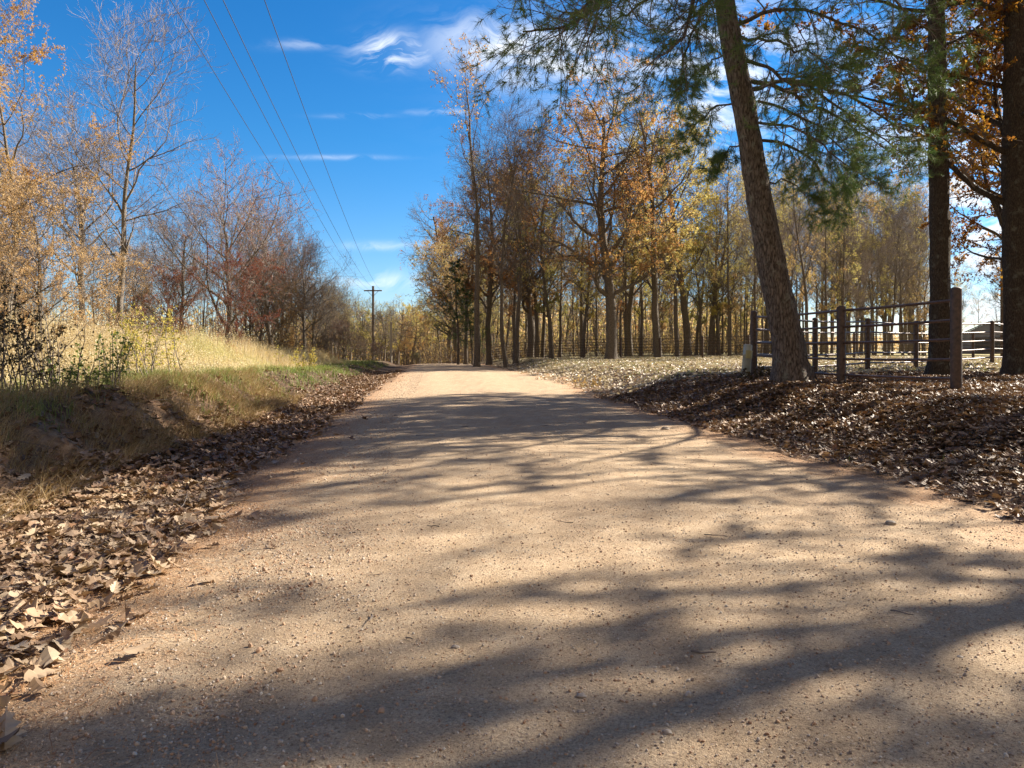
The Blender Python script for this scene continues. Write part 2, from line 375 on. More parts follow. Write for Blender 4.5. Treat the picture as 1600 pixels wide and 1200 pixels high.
def ground_mat():
    m, nt = new_mat('ground_cover')
    at = N(nt, 'ShaderNodeAttribute', attribute_name='zone')   # r: leaf litter, g: grass, b: bare soil
    sp = N(nt, 'ShaderNodeSeparateColor'); nt.links.new(at.outputs['Color'], sp.inputs[0])
    tc = N(nt, 'ShaderNodeTexCoord'); P = tc.outputs['Object']
    def voro(scale, feature='F1'):
        v_ = N(nt, 'ShaderNodeTexVoronoi', feature=feature); v_.inputs['Scale'].default_value = scale; nt.links.new(P, v_.inputs['Vector']); return v_
    v1 = voro(11); v2 = voro(17)
    s1 = N(nt, 'ShaderNodeSeparateColor'); nt.links.new(v1.outputs['Color'], s1.inputs[0])
    leafc = ramp(nt, s1.outputs[0], [(.05, .03, .02), (.14, .085, .05), (.24, .15, .09), (.34, .25, .17), (.17, .09, .045)])
    leafc = mixc(nt, M_(nt, 'MULTIPLY', v2.outputs[0], 1.6, None, True), leafc, (.06, .04, .028), 'MIX')
    soil = ramp(nt, noise(nt, 9, 8, .65, P), [(.13, .075, .045, .3), (.27, .17, .10, .55), (.40, .28, .17, .75)])
    gr = ramp(nt, noise(nt, 3.0, 8, .7, P), [(.16, .16, .06, .3), (.32, .28, .13, .5), (.46, .38, .22, .7)])
    far = noise(nt, .035, 3, .5, P)
    gr = mixc(nt, M_(nt, 'MULTIPLY', far, .5), gr, (.34, .27, .12))
    c = mixc(nt, sp.outputs[1], leafc, gr); c = mixc(nt, sp.outputs[2], c, soil)
    p = N(nt, 'ShaderNodeBsdfPrincipled'); p.inputs['Roughness'].default_value = .95; p.inputs['Specular IOR Level'].default_value = .1
    nt.links.new(c, p.inputs['Base Color'])
    h = M_(nt, 'ADD', noise(nt, 30, 6, .7, P), M_(nt, 'MULTIPLY', v1.outputs[0], .8))
    b = N(nt, 'ShaderNodeBump'); b.inputs['Strength'].default_value = .9; b.inputs['Distance'].default_value = .025
    nt.links.new(h, b.inputs['Height']); nt.links.new(b.outputs[0], p.inputs['Normal']); out_(nt, p.outputs[0])
    return m
MAT['ground'] = ground_mat()
me = mesh_np('ground', [(gv, grid_faces(len(gx), len(gy)), 0, 0)], ['ground'], True)
x, y, s = GX.ravel(), GY.ravel(), S_.ravel()
soil = smooth(4.6, 3.2, np.abs(s)) * .9
soil = np.maximum(soil, np.exp(-((s + 5.35) / .55) ** 4) * smooth(15, 9, y) * .95)
nn = vnoise(x, y, 4, 11) * .6 + vnoise(x, y, 1.1, 12) * .4
grass = smooth(-5.9, -6.6, s)
grass = np.maximum(grass, smooth(24, 40, y) * smooth(3.5, 7, s) * (.25 + .5 * nn) )
grass = np.maximum(grass, smooth(9, 24, s) * .55)
grass = np.maximum(grass, smooth(60, 75, y) * smooth(24, 30, s) * .95)
grass = np.maximum(grass, smooth(110, 160, y))
zone = np.stack([1 - grass, grass, soil, np.ones_like(s)], -1).astype(np.float32)
ca = me.attributes.new('zone', 'FLOAT_COLOR', 'POINT'); ca.data.foreach_set('color', zone.ravel())
g = link('ground', me); tag(g, kind='structure')

# road sheet
def road_mat():
    m, nt = new_mat('gravel_road')
    at = N(nt, 'ShaderNodeAttribute', attribute_name='edge'); e = at.outputs['Fac']
    tc = N(nt, 'ShaderNodeTexCoord'); P = tc.outputs['Object']
    big = noise(nt, .5, 4, .6, P); mid = noise(nt, 5, 6, .65, P); fine = noise(nt, 75, 4, .75, P); fine2 = noise(nt, 190, 3, .8, P)
    base = ramp(nt, mid, [(.36, .265, .165, .3), (.46, .345, .225, .5), (.55, .435, .30, .7)])
    base = mixc(nt, M_(nt, 'MULTIPLY', big, .45), base, (.40, .265, .16))
    red = ramp(nt, mid, [(.33, .17, .085, .3), (.44, .25, .135, .7)])
    em = M_(nt, 'ADD', e, M_(nt, 'MULTIPLY', M_(nt, 'SUBTRACT', noise(nt, 1.2, 5, .6, P), .5), .5))
    k = N(nt, 'ShaderNodeMapRange'); k.inputs[1].default_value = .72; k.inputs[2].default_value = 1.0; nt.links.new(em, k.inputs[0])
    base = mixc(nt, M_(nt, 'MULTIPLY', k.outputs[0], .85), base, red)
    # two compacted wheel tracks each way, with looser darker gravel between
    trk = M_(nt, 'ADD', M_(nt, 'MULTIPLY', M_(nt, 'SINE', M_(nt, 'MULTIPLY', M_(nt, 'ADD', e, M_(nt, 'MULTIPLY', big, .12)), 12.5)), .5), .5)
    mpl = N(nt, 'ShaderNodeMapping'); mpl.inputs['Scale'].default_value = (2.2, .25, 1); mpl.inputs['Rotation'].default_value = (0, 0, .105); nt.links.new(P, mpl.inputs[0])
    stre = noise(nt, 1.6, 6, .6, mpl.outputs[0])
    tk = M_(nt, 'MULTIPLY', M_(nt, 'MULTIPLY', trk, M_(nt, 'MULTIPLY', M_(nt, 'SUBTRACT', stre, .35, None, True), 3.2, None, True)), .48)
    base = mixc(nt, tk, base, (.27, .19, .125))
    vo = N(nt, 'ShaderNodeTexVoronoi'); vo.inputs['Scale'].default_value = 62; nt.links.new(P, vo.inputs['Vector'])
    sp = N(nt, 'ShaderNodeSeparateColor'); nt.links.new(vo.outputs['Color'], sp.inputs[0])
    pc = ramp(nt, sp.outputs[0], [(.30, .16, .09), (.50, .36, .24), (.62, .50, .38), (.38, .25, .17), (.25, .2, .17)])
    vm = M_(nt, 'LESS_THAN', vo.outputs[0], M_(nt, 'MULTIPLY', sp.outputs[1], .38))
    base = mixc(nt, M_(nt, 'MULTIPLY', vm, .75), base, pc)
    spk = ramp(nt, fine, [(.38, .33, .30, .32), (.95, .95, .95, .46), (1.3, 1.3, 1.3, .7)])
    base = mixc(nt, .85, base, spk, 'MULTIPLY')
    spk2 = ramp(nt, fine2, [(.42, .39, .37, .32), (1, 1, 1, .48), (1.3, 1.3, 1.3, .68)])
    base = mixc(nt, .8, base, spk2, 'MULTIPLY')
    p = N(nt, 'ShaderNodeBsdfPrincipled'); p.inputs['Roughness'].default_value = .92; p.inputs['Specular IOR Level'].default_value = .15
    nt.links.new(base, p.inputs['Base Color'])
    h = M_(nt, 'ADD', M_(nt, 'MULTIPLY', fine, .7), M_(nt, 'ADD', M_(nt, 'MULTIPLY', mid, 1.2), M_(nt, 'MULTIPLY', vm, .25)))
    h = M_(nt, 'ADD', h, M_(nt, 'MULTIPLY', fine2, .35))
    b = N(nt, 'ShaderNodeBump'); b.inputs['Strength'].default_value = 1.0; b.inputs['Distance'].default_value = .018
    nt.links.new(h, b.inputs['Height']); nt.links.new(b.outputs[0], p.inputs['Normal']); out_(nt, p.outputs[0])
    return m
MAT['road'] = road_mat()
ry = axis(-30, 150, 1.5, 20, .08, 1.05, 1.0); rs = np.linspace(-1, 1, 81)
RS, RY = np.meshgrid(rs, ry)
wl = 3.25 + .30 * (vnoise(RY, RY * 0, 1.7, 21) - .5) + .25 * (vnoise(RY, RY * 0, .4, 22) - .5)
wr = 3.30 + .30 * (vnoise(RY, RY * 0, 1.5, 23) - .5) + .25 * (vnoise(RY, RY * 0, .4, 24) - .5) + 1.3 * np.exp(-((RY - 33) / 9) ** 2)
SS = np.where(RS < 0, RS * wl, RS * wr)
RX = xc(RY) + SS
RZ = HGT(RX, RY) + .004 - .06 * smooth(.94, 1.0, np.abs(RS))
me = mesh_np('road', [(np.stack([RX, RY, RZ], -1).reshape(-1, 3), grid_faces(len(rs), len(ry)), 0, 0)], ['road'], True)
ea = me.attributes.new('edge', 'FLOAT', 'POINT'); ea.data.foreach_set('value', (np.abs(RS) ** 1.0).ravel().astype(np.float32))
tag(link('road', me), kind='structure')

# ------------------------------------------------------------------ leaf templates
def leaf_template(stations, widths, curl, bend, twist, fold):
    n = len(stations); t = np.array(stations); wd = np.array(widths)
    V = []
    for i in range(n):
        for sgn in (-1, 0, 1):
            xx = sgn * wd[i]; yy_ = t[i] + (0.04 * (i % 2) if sgn else 0)
            z_ = curl * xx * xx * 4 + bend * (t[i] - .5) ** 2 * 2 + twist * xx * (t[i] - .5) * 4 + fold * abs(xx)
            V.append((xx, yy_ - .5, z_))
    f = []
    for i in range(n - 1):
        a = i * 3
        f += [(a, a + 1, a + 4, a + 3), (a + 1, a + 2, a + 5, a + 4)]
    return np.array(V), np.array(f)
rngT = np.random.default_rng(5)
LEAF_HI = [leaf_template([-.12, 0, .12, .22, .34, .46, .58, .68, .80, .90, 1.0],
                         [.012, .02, .14, .09, .23, .14, .31, .18, .25, .14, .02],
                         rngT.uniform(-.5, .8), rngT.uniform(-.25, .35), rngT.uniform(-.3, .3), rngT.uniform(-.15, .28)) for _ in range(8)]
LEAF_MID = [leaf_template([0, .25, .45, .68, 1.0], [.03, .2, .12, .32, .03],
                          rngT.uniform(-.5, .9), rngT.uniform(-.25, .4), rngT.uniform(-.35, .35), rngT.uniform(-.15, .3)) for _ in range(6)]
DIA = (np.array([(0, -.5, 0), (.3, .05, .08), (0, .5, -.05), (-.3, .05, .08)]), np.array([(0, 1, 2, 3)]))
OAKL = (np.array([(0, -.5, 0), (.13, -.22, .02), (.07, -.1, 0), (.3, .08, .07), (.12, .2, 0), (.2, .38, .02), (0, .52, -.05),
                  (-.2, .38, .02), (-.12, .2, 0), (-.3, .08, .07), (-.07, -.1, 0), (-.13, -.22, .02)]), None)
OAKL = (OAKL[0], np.array([(0, 1, 2, 10, 11)[:4], (0, 2, 10, 11), (2, 3, 9, 10), (3, 4, 8, 9), (4, 5, 7, 8), (5, 6, 7, 7)]))
OAKL = (OAKL[0], np.array([(0, 1, 2, 10), (0, 2, 10, 11), (2, 3, 9, 10), (3, 4, 8, 9), (4, 5, 7, 8)]))
def leaf_chunks(rng, pos, size, tmpl, mi, R=None, tint=None, tilt=None):
    out = []
    n = len(pos)
    if R is None: R = rotmats(rng, n, tilt)
    sz = size * rng.uniform(.45, 1.2, n)
    if tint is None: tint = rng.random(n)
    tm = tmpl if isinstance(tmpl, list) else [tmpl]
    which = rng.integers(0, len(tm), n)
    for k, (tv, tf) in enumerate(tm):
        q = which == k
        if not q.any(): continue
        v_, f_ = inst(tv, tf, pos[q], R[q], sz[q])
        out.append((v_, f_, mi, np.repeat(tint[q], len(tf))))
    return out

# ------------------------------------------------------------------ tree generator
def build_tree(seed, H=20., r0=.28, crown0=.35, limbs=18, limb_len=.3, ang=48, up=.06, subs=7, twigs=6, twiglets=4, leaves=0, leaf_size=.16,
               wander=.05, lw=.13, trunk_pts=None, shape='round', tmpl=DIA, clump=.0, trunk_sides=10, flare=1.5, top_only=0., droop=0., tfrac=1.0):
    rng = np.random.default_rng(seed)
    if trunk_pts is None:
        nseg = 14
        pts, rad = grow(rng, np.zeros((1, 3)), np.array([[rng.normal(0, .04), rng.normal(0, .04), 1.]]), np.array([H * tfrac]), np.array([r0]), nseg, wander, .03, .12 if tfrac == 1 else .3)
    else:
        pts = np.array([trunk_pts[0]], float); rad = np.array([trunk_pts[1]], float)
    K = pts.shape[1]
    # flare of the root collar
    tt = np.linspace(0, 1, K)
    P0, R0 = pts.copy(), rad.copy()
    extra = np.array([[.0, .25, .7]])
    fl = []
    p0 = pts[0, 0]; dirn = nrm(pts[0, 1] - pts[0, 0])
    base = [p0 - dirn * .3, p0 + dirn * 0.0, p0 + dirn * .18, p0 + dirn * .5]
    br = [r0 * flare * 1.15, r0 * flare, r0 * (1 + (flare - 1) * .45), r0 * (1 + (flare - 1) * .12)]
    tp = np.concatenate([np.array(base), pts[0, 1:]])[None]; tr = np.concatenate([br, rad[0, 1:]])[None]
    tv, tf = tubes(tp, tr, trunk_sides)
    tv = tv + (vnoise(tv[:, 0] * 3 + tv[:, 2], tv[:, 1] * 3, .25, seed)[:, None] - .5) * r0 * .18 * nrm(tv - np.repeat(tp[0], trunk_sides, axis=0))
    wood = [(tv, tf, 0, 0)]
    Ls = np.array([H])
    if shape == 'round': lf = lambda t: limb_len * (.35 + .95 * np.sin(np.pi * np.clip((t - crown0) / (1.12 - crown0), 0, 1)) ** .8)
    elif shape == 'pine': lf = lambda t: limb_len * (.18 + 1.0 * (1 - t) ** .7)
    elif shape == 'dome': lf = lambda t: limb_len * (1.0 + .25 * np.sin(3.14 * t))
    elif shape == 'vase': lf = lambda t: limb_len * (1.25 - .7 * (t - crown0) / (1 - crown0))
    P, D, Lc, Rc, t = spawn(rng, pts, rad, Ls, limbs, crown0, .985, ang, 11, lf, .5, True)
    p1, r1 = grow(rng, P, D, Lc, np.minimum(Rc * 1.15, r0 * .55), 8, lw, up, .15)
    wood.append((*tubes(p1, r1, 6), 0, 0))
    # second order
    P, D, L2, R2, t = spawn(rng, p1, r1, Lc, subs, .18, 1., 46, 14, lambda t: .62 - .35 * t, .62)
    p2, r2 = grow(rng, P, D, L2, np.maximum(R2, .015), 5, lw * 1.1, up - droop, .2)
    wood.append((*tubes(p2, r2, 4), 0, 0))
    crown = []
    P, D, L3, R3, t = spawn(rng, p2, r2, L2, twigs, .15, 1., 42, 15, lambda t: .68 - .3 * t, .65)
    p3, r3 = grow(rng, P, D, np.maximum(L3, .15), np.maximum(R3, .0085), 4, .17, up - droop, .35)
    crown.append((*tubes(p3, r3, 3), 0, 0))
    allp = p3
    if twiglets:
        P, D, L4, R4, t = spawn(rng, p3, r3, np.maximum(L3, .15), twiglets, .1, 1., 38, 14, lambda t: .75 - .25 * t, .75)
        p4, r4 = grow(rng, P, D, np.maximum(L4, .1), np.maximum(R4, .006), 3, .17, up - droop, .5)
        crown.append((*tubes(p4, r4, 3), 0, 0))
        allp = p4
    if leaves:
        m = len(allp); kk = allp.shape[1]
        if clump > 0:     # leave gaps: keep only twigs where a coarse noise is high
            mid = allp[:, 1]
            cn = vnoise(mid[:, 0] + mid[:, 2] * .7, mid[:, 1] + mid[:, 2] * .45, H * .09, seed + 3)
            keep = np.where(cn > clump)[0]
        else: keep = np.arange(m)
        if top_only > 0:
            keep = keep[allp[keep, 1, 2] > top_only * H]
        w_i = keep[rng.integers(0, len(keep), leaves)]
        tq = rng.random(leaves) ** .7 * (kk - 1.001); i = tq.astype(int); fr = (tq - i)[:, None]
        pos = allp[w_i, i] * (1 - fr) + allp[w_i, i + 1] * fr + rng.normal(0, leaf_size * .45, (leaves, 3))
        # tint follows clumps, so that light and dark clumps show
        tint = np.clip(.55 * vnoise(pos[:, 0] + pos[:, 2], pos[:, 1] - pos[:, 2], H * .06, seed + 9) + .55 * rng.random(leaves) - .05, 0, 1)
        crown += leaf_chunks(rng, pos, leaf_size, tmpl, 1, None, tint)
    return wood, crown
def needle_tufts(rng, pos, dirs, nper, length, width, mi):
    n = len(pos)
    idx = np.repeat(np.arange(n), nper)
    d = nrm(dirs[idx] * .75 + rng.normal(0, .55, (n * nper, 3)) + np.array([0, 0, -.08]))
    b = pos[idx] - dirs[idx] * rng.uniform(0, length * .9, (n * nper, 1))
    Ln = (length * rng.uniform(.7, 1.15, n * nper))[:, None]
    sd = nrm(np.cross(d, rng.normal(0, 1, (n * nper, 3)))) * width
    v = np.stack([b - sd, b + sd, b + d * Ln], 1).reshape(-1, 3)
    f = np.arange(n * nper * 3).reshape(-1, 3)
    return (v, f, mi, np.repeat(rng.random(n), nper) * .6 + rng.random(n * nper) * .4)

PROTO = {}
def proto(key, bark='bark', twig='twig', leaf='brown', extra=None, **kw):
    wood, crown = build_tree(**kw)
    if extra: wood, crown = extra(wood, crown)
    tm = mesh_np('tree_trunk', wood, [bark], True)
    cm = mesh_np('tree_crown', crown, [twig, leaf])
    top = max(float(np.percentile(c[0][:, 2], 99.7)) for c in crown)
    PROTO[key] = (tm, cm, top, bark, twig, leaf)
def slots(o, mats):
    for i, m in enumerate(mats):
        if i < len(o.material_slots):
            o.material_slots[i].link = 'OBJECT'; o.material_slots[i].material = MAT[m]
def put_tree(key, x, y, h, label, name='tree', cat='tree', group=None, rz=None, bark=None, twig=None, leaf=None, sink=.05, lean=(0, 0), wide=1.0):
    tm, cm, H, b0, t0, l0 = PROTO[key]
    z = float(HGT(x, y)) - sink
    root = thing(name, label, cat, (x, y, z), rz if rz is not None else (x * 7.3 + y * 3.1) % 6.28, group)
    k = h / H; root.scale = (k * wide, k * wide, k)
    root.rotation_euler[0] = lean[0]; root.rotation_euler[1] = lean[1]
    a = link('trunk', tm, root); c = link('crown', cm, root)
    if bark: slots(a, [bark])
    if twig or leaf: slots(c, [twig or t0, leaf or l0])
    return root

# bare trees
proto('bare1', seed=11, H=18, r0=.22, crown0=.28, limbs=21, limb_len=.30, ang=46, up=.10, subs=9, twigs=7, twiglets=3, lw=.2, wander=.06)
proto('bare2', seed=12, H=18, r0=.24, crown0=.28, tfrac=.7, shape='dome', limbs=20, limb_len=.30, ang=46, up=.10, subs=10, twigs=8, twiglets=4, lw=.2, wander=.07)
proto('bare3', seed=13, H=18, r0=.20, crown0=.36, limbs=17, limb_len=.26, ang=40, up=.14, subs=9, twigs=8, twiglets=5, lw=.15, wander=.06)
# wide trees with fine red or pink tips
proto('tips1', seed=21, H=12, r0=.2, crown0=.25, tfrac=.62, limbs=17, limb_len=.42, ang=42, up=.10, subs=9, twigs=7, twiglets=3, leaves=4500, leaf_size=.085, lw=.12, leaf='pink', shape='dome')
proto('tips2', seed=22, H=12, r0=.17, crown0=.2, tfrac=.68, limbs=16, limb_len=.36, ang=36, up=.12, subs=9, twigs=7, twiglets=3, leaves=5500, leaf_size=.085, lw=.12, leaf='pink', shape='dome')
# leafy oaks
proto('oak1', seed=31, H=20, r0=.36, crown0=.22, tfrac=.78, shape='dome', limbs=26, limb_len=.23, ang=58, up=.05, subs=8, twigs=6, twiglets=3, leaves=17000, leaf_size=.16, clump=.44)
proto('oak2', seed=32, H=20, r0=.28, crown0=.26, tfrac=.85, shape='dome', limbs=25, limb_len=.19, ang=54, up=.08, subs=8, twigs=6, twiglets=3, leaves=13000, leaf_size=.155, clump=.46)
proto('oak3', seed=33, H=20, r0=.26, crown0=.20, limbs=24, limb_len=.22, ang=50, up=.09, subs=8, twigs=6, twiglets=3, leaves=8500, leaf_size=.15, clump=.48)
proto('sparse1', seed=41, H=20, r0=.24, crown0=.28, limbs=18, limb_len=.22, ang=42, up=.11, subs=8, twigs=6, twiglets=3, leaves=3600, leaf_size=.14, clump=.5)
proto('sparse2', seed=42, H=20, r0=.20, crown0=.22, limbs=20, limb_len=.19, ang=50, up=.10, subs=7, twigs=6, twiglets=3, leaves=4200, leaf_size=.14, clump=.45)
proto('topleaf', seed=43, H=20, r0=.22, crown0=.38, limbs=15, limb_len=.15, ang=34, up=.12, subs=6, twigs=5, twiglets=3, leaves=700, leaf_size=.2, top_only=.80)
proto('young', seed=51, H=8, r0=.09, crown0=.10, limbs=22, limb_len=.40, ang=50, up=.07, subs=7, twigs=6, twiglets=3, leaves=13000, leaf_size=.12, clump=.36, leaf='tan', tmpl=OAKL)
proto('bush', seed=52, H=4, r0=.05, crown0=.04, limbs=26, limb_len=.62, ang=36, up=.06, subs=7, twigs=6, twiglets=4, leaves=3500, leaf_size=.07, leaf='brown', shape='vase')
def pine_extra(seed, nper=16, ln=.28, wd=.008):
    def ex(wood, crown):
        return wood, crown
    return ex
def pine_proto(key, seed, H, r0, crown0, limbs, limb_len, leaf='needle_dark', nper=14, length=.30, width=.010):
    rng = np.random.default_rng(seed)
    pts, rad = grow(rng, np.zeros((1, 3)), np.array([[0, 0, 1.]]), np.array([H]), np.array([r0]), 14, .02, .03, .08)
    wood = [(*tubes(pts, rad, 10), 0, 0)]
    P, D, Lc, Rc, t = spawn(rng, pts, rad, np.array([H]), limbs, crown0, .99, 78, 8, lambda t: limb_len * (.15 + 1.0 * (1 - (t - crown0) / (1 - crown0)) ** .8), .35, True)
    p1, r1 = grow(rng, P, D, Lc, Rc, 7, .07, .05, .2); wood.append((*tubes(p1, r1, 5), 0, 0))
    P, D, L2, R2, t = spawn(rng, p1, r1, Lc, 9, .2, 1., 48, 10, lambda t: .5 - .3 * t, .6)
    p2, r2 = grow(rng, P, D, np.maximum(L2, .3), np.maximum(R2, .006), 4, .1, .05, .4)
    crown = [(*tubes(p2, r2, 3), 0, 0)]
    i = np.repeat(np.arange(len(p2)), 5); j = np.tile(np.array([1, 2, 3, 4, 4]), len(p2))
    pos = p2[i, j] + rng.normal(0, .08, (len(i), 3)); dr = nrm(p2[i, j] - p2[i, j - 1] + rng.normal(0, .15, (len(i), 3)))
    crown.append(needle_tufts(rng, pos, dr, nper, length, width, 1))
    PROTO[key] = (mesh_np('pine_trunk', wood, ['bark_pine'], True), mesh_np('pine_crown', crown, ['twig', leaf]), H, 'bark_pine', 'twig', leaf)
pine_proto('pine1', 61, 16, .22, .25, 44, .22)
pine_proto('pine2', 62, 16, .2, .15, 46, .24)

# ------------------------------------------------------------------ the three near trees on the right
def gz(x, y): return float(HGT(x, y))
# leaning pine: trunk through measured picture points
bx, by = 5.98, 15.75
z0 = gz(bx, by)
tp = []
for (px, py) in [(1243, 592), (1232, 540), (1218, 470), (1203, 400), (1190, 330), (1178, 260), (1165, 180), (1148, 90), (1131, 0)]:
    tp.append((X(px, by), by, Z(py, by)))
tp = np.array(tp); tp[0] = (bx, by, z0)
for k in range(1, 10):
    last = tp[-1]; tp = np.vstack([tp, last + np.array([-.05 + .01 * k, .05, 1.15])])
origin = np.array([bx, by, z0]); tpl = tp - origin
rr = np.interp(np.arange(len(tp)), [0, 2, 5, 8, len(tp) - 1], [.345, .305, .25, .205, .04])
rng = np.random.default_rng(71)
def pine_hero():
    rng = np.random.default_rng(71)
    # refine and flare
    K = 60; ti = np.linspace(0, len(tpl) - 1, K)
    P = np.stack([np.interp(ti, np.arange(len(tpl)), tpl[:, k]) for k in range(3)], -1)
    R = np.interp(ti, np.arange(len(tpl)), rr)
    R = R * (1 + .5 * np.exp(-np.maximum(P[:, 2], 0) / .28)); P[0, 2] -= .3
    v, f = tubes(P[None], R[None], 20)
    dirs = nrm(v - np.repeat(P, 20, axis=0))
    v = v + dirs * (.11 * np.cos(np.arctan2(dirs[:, 1], dirs[:, 0]) * 5 + 1)) [:, None] * np.exp(-np.maximum(v[:, 2:3], 0) / .22)
    v = v + dirs * ((vnoise(np.arctan2(dirs[:, 1], dirs[:, 0]) * 5, v[:, 2] * 3, .8, 3) - .5) * .05 + (vnoise(np.arctan2(dirs[:, 1], dirs[:, 0]) * 9, v[:, 2] * 9, .8, 4) - .5) * .03)[:, None]
    wood = [(v, f, 0, 0)]
    limbs = []   # authored limbs in picture pixels: (px, py, distance)
    A = [[(1154, 38, 15.7), (1210, 13, 15.2), (1285, 17, 14.8), (1375, 67, 14.4), (1440, 130, 14.2)],
         [(1165, 94, 15.7), (1202, 105, 15.4), (1232, 128, 15), (1300, 150, 14.6), (1380, 215, 14.4), (1420, 245, 14.3)],
         [(1172, 140, 15.7), (1210, 128, 16.2), (1270, 129, 16.6), (1330, 150, 17), (1390, 190, 17.4), (1450, 215, 17.6)],
         [(1184, 158, 15.7), (1244, 176, 15.4), (1290, 205, 15.2), (1330, 245, 15), (1350, 265, 15)],
         [(1178, 220, 15.7), (1230, 225, 16.2), (1270, 250, 16.6), (1300, 290, 17), (1310, 330, 17.1)],
         [(1190, 290, 15.7), (1230, 280, 16), (1255, 300, 16.3), (1270, 340, 16.5)],
         [(1130, -30, 15.7), (1105, 0, 14.8), (1075, 75, 14.0), (1056, 142, 13.6)],
         [(1130, -60, 15.7), (1081, 0, 14.2), (1071, 56, 13.5), (1010, 110, 13)],
         [(1125, -70, 15.7), (1010, -50, 13.5), (935, 0, 12.6), (900, 38, 12.2), (850, 50, 11.9), (815, 48, 11.7)],
         [(1122, -90, 15.7), (1000, -70, 13.0), (960, -10, 12.0), (905, 15, 11.5), (870, 30, 11.2)],
         [(1128, -40, 15.7), (1040, -20, 14.5), (980, 20, 14), (930, 60, 13.6)],
         [(1165, 170, 15.7), (1120, 165, 16.2), (1090, 190, 16.6), (1075, 215, 16.8), (1050, 235, 17)],
         [(1150, 90, 15.7), (1115, 90, 16), (1090, 120, 16.4), (1060, 130, 16.7)],
         [(1172, 230, 15.7), (1145, 225, 16), (1125, 245, 16.3), (1110, 270, 16.5)],
         [(1125, -20, 15.7), (1200, -60, 15), (1300, -50, 14.5), (1400, 0, 14), (1470, 60, 13.8)],
         [(1148, 60, 15.7), (1200, 62, 14.5), (1260, 80, 13.6), (1310, 115, 13)],
         [(1160, 120, 15.7), (1240, 150, 17.5), (1320, 195, 19), (1400, 240, 20)],
         [(1175, 190, 15.7), (1235, 200, 14.6), (1300, 235, 14), (1350, 280, 13.7)]]
    for a in A:
        q = np.array([(X(p, d), d, Z(w_, d)) for p, w_, d in a]) - origin
        tt = np.linspace(0, len(q) - 1, 13)
        q = np.stack([np.interp(tt, np.arange(len(q)), q[:, k]) for k in range(3)], -1)
        q[1:-1] = (q[:-2] + 2 * q[1:-1] + q[2:]) / 4
        q[1:] += rng.normal(0, .035, (12, 3)); limbs.append(q)
    p1 = np.array(limbs); Lc = np.linalg.norm(np.diff(p1, axis=1), axis=-1).sum(1)
    r1 = np.linspace(1, .2, 13)[None] * np.clip(Lc * .011, .022, .055)[:, None]
    wood.append((*tubes(p1, r1, 6), 0, 0))
    # upper crown above the frame
    PU, DU, LU, RU, t = spawn(rng, P[None], R[None], np.array([19.]), 30, .52, .99, 74, 9, lambda t: .24 * (1.15 - t), .35, True)
    pu, ru = grow(rng, PU, DU, LU, RU, 12, .06, .02, .15); wood.append((*tubes(pu, ru, 6), 0, 0))
    crown = []
    for pp, rd, LL, k2 in ((p1, r1, Lc, 28), (pu, ru, LU, 14)):
        P2, D2, L2, R2, t = spawn(rng, pp, rd, LL, k2, .16, 1., 52, 15, lambda t: .36 - .16 * t, .5)
        D2 = nrm(D2 + np.array([0, 0, -.10]))
        kq = rng.random(len(P2)) < np.repeat(np.clip(LL / 3.6, .16, 1), k2); P2, D2, L2, R2 = P2[kq], D2[kq], L2[kq], R2[kq]
        p2, r2 = grow(rng, P2, D2, np.clip(L2, .35, 1.6), np.clip(R2, .007, .02), 6, .14, -.02, .3)
        crown.append((*tubes(p2, r2, 4), 0, 0))
        P3, D3, L3, R3, t = spawn(rng, p2, r2, np.clip(L2, .35, 1.6), 8, .15, 1., 44, 14, lambda t: .5 - .2 * t, .6)
        p3, r3 = grow(rng, P3, D3, np.clip(L3, .16, .6), np.clip(R3, .0035, .01), 4, .14, .03, .5)
        crown.append((*tubes(p3, r3, 3), 0, 0))
        n3 = len(p3)
        i = np.repeat(np.arange(n3), 2); j = np.tile(np.array([4, 2]), n3)
        q = rng.random(len(i)) < .80
        i, j = i[q], j[q]
        dr = nrm(p3[i, j] - p3[i, j - 1])
        crown.append(needle_tufts(rng, p3[i, j] + rng.normal(0, .02, (len(i), 3)), dr, 26, .15, .0034, 1))
    return wood, crown
wood, crown = pine_hero()
t = thing('pine_tree', 'tall leaning pine with plated bark standing among the leaves by the rusty fence', 'tree', tuple(origin))
link('trunk', mesh_np('pine_trunk', wood, ['bark_pine'], True), t); link('crown', mesh_np('pine_crown', crown, ['twig', 'needle']), t)

def near_tree(name, label, bx, by, pxs, r, seed, crown_fn, top=15, bark='bark_oak'):
    z0 = gz(bx, by); o = np.array([bx, by, z0])
    p = [o.copy()] + [np.array((X(px, by), by, Z(py, by))) for px, py in pxs[1:]]
    rng = np.random.default_rng(seed)
    while p[-1][2] < top + z0: p.append(p[-1] + np.array([rng.normal(0, .05), rng.normal(0, .05), 1.2]))
    p = np.array(p) - o; n = len(p)
    ti = np.linspace(0, n - 1, 60); P = np.stack([np.interp(ti, np.arange(n), p[:, k]) for k in range(3)], -1)
    R = r * np.interp(P[:, 2], [0, 9, top + 1], [1, .78, .2]); R = R * (1 + .5 * np.exp(-np.maximum(P[:, 2], 0) / .3)); P[0, 2] -= .3
    v, f = tubes(P[None], R[None], 20); dirs = nrm(v - np.repeat(P, 20, axis=0)); th = np.arctan2(dirs[:, 1], dirs[:, 0])
    v = v + dirs * ((vnoise(th * 5, v[:, 2] * 1.5, .8, seed) - .5) * .06 + (vnoise(th * 9, v[:, 2] * 6, .8, seed + 1) - .5) * .03)[:, None]
    wood, crown = [(v, f, 0, 0)], []
    crown_fn(rng, P, R, wood, crown)
    t = thing(name, label, 'tree', tuple(o))
    link('trunk', mesh_np('trunk', wood, [bark], True), t)
    return t, crown
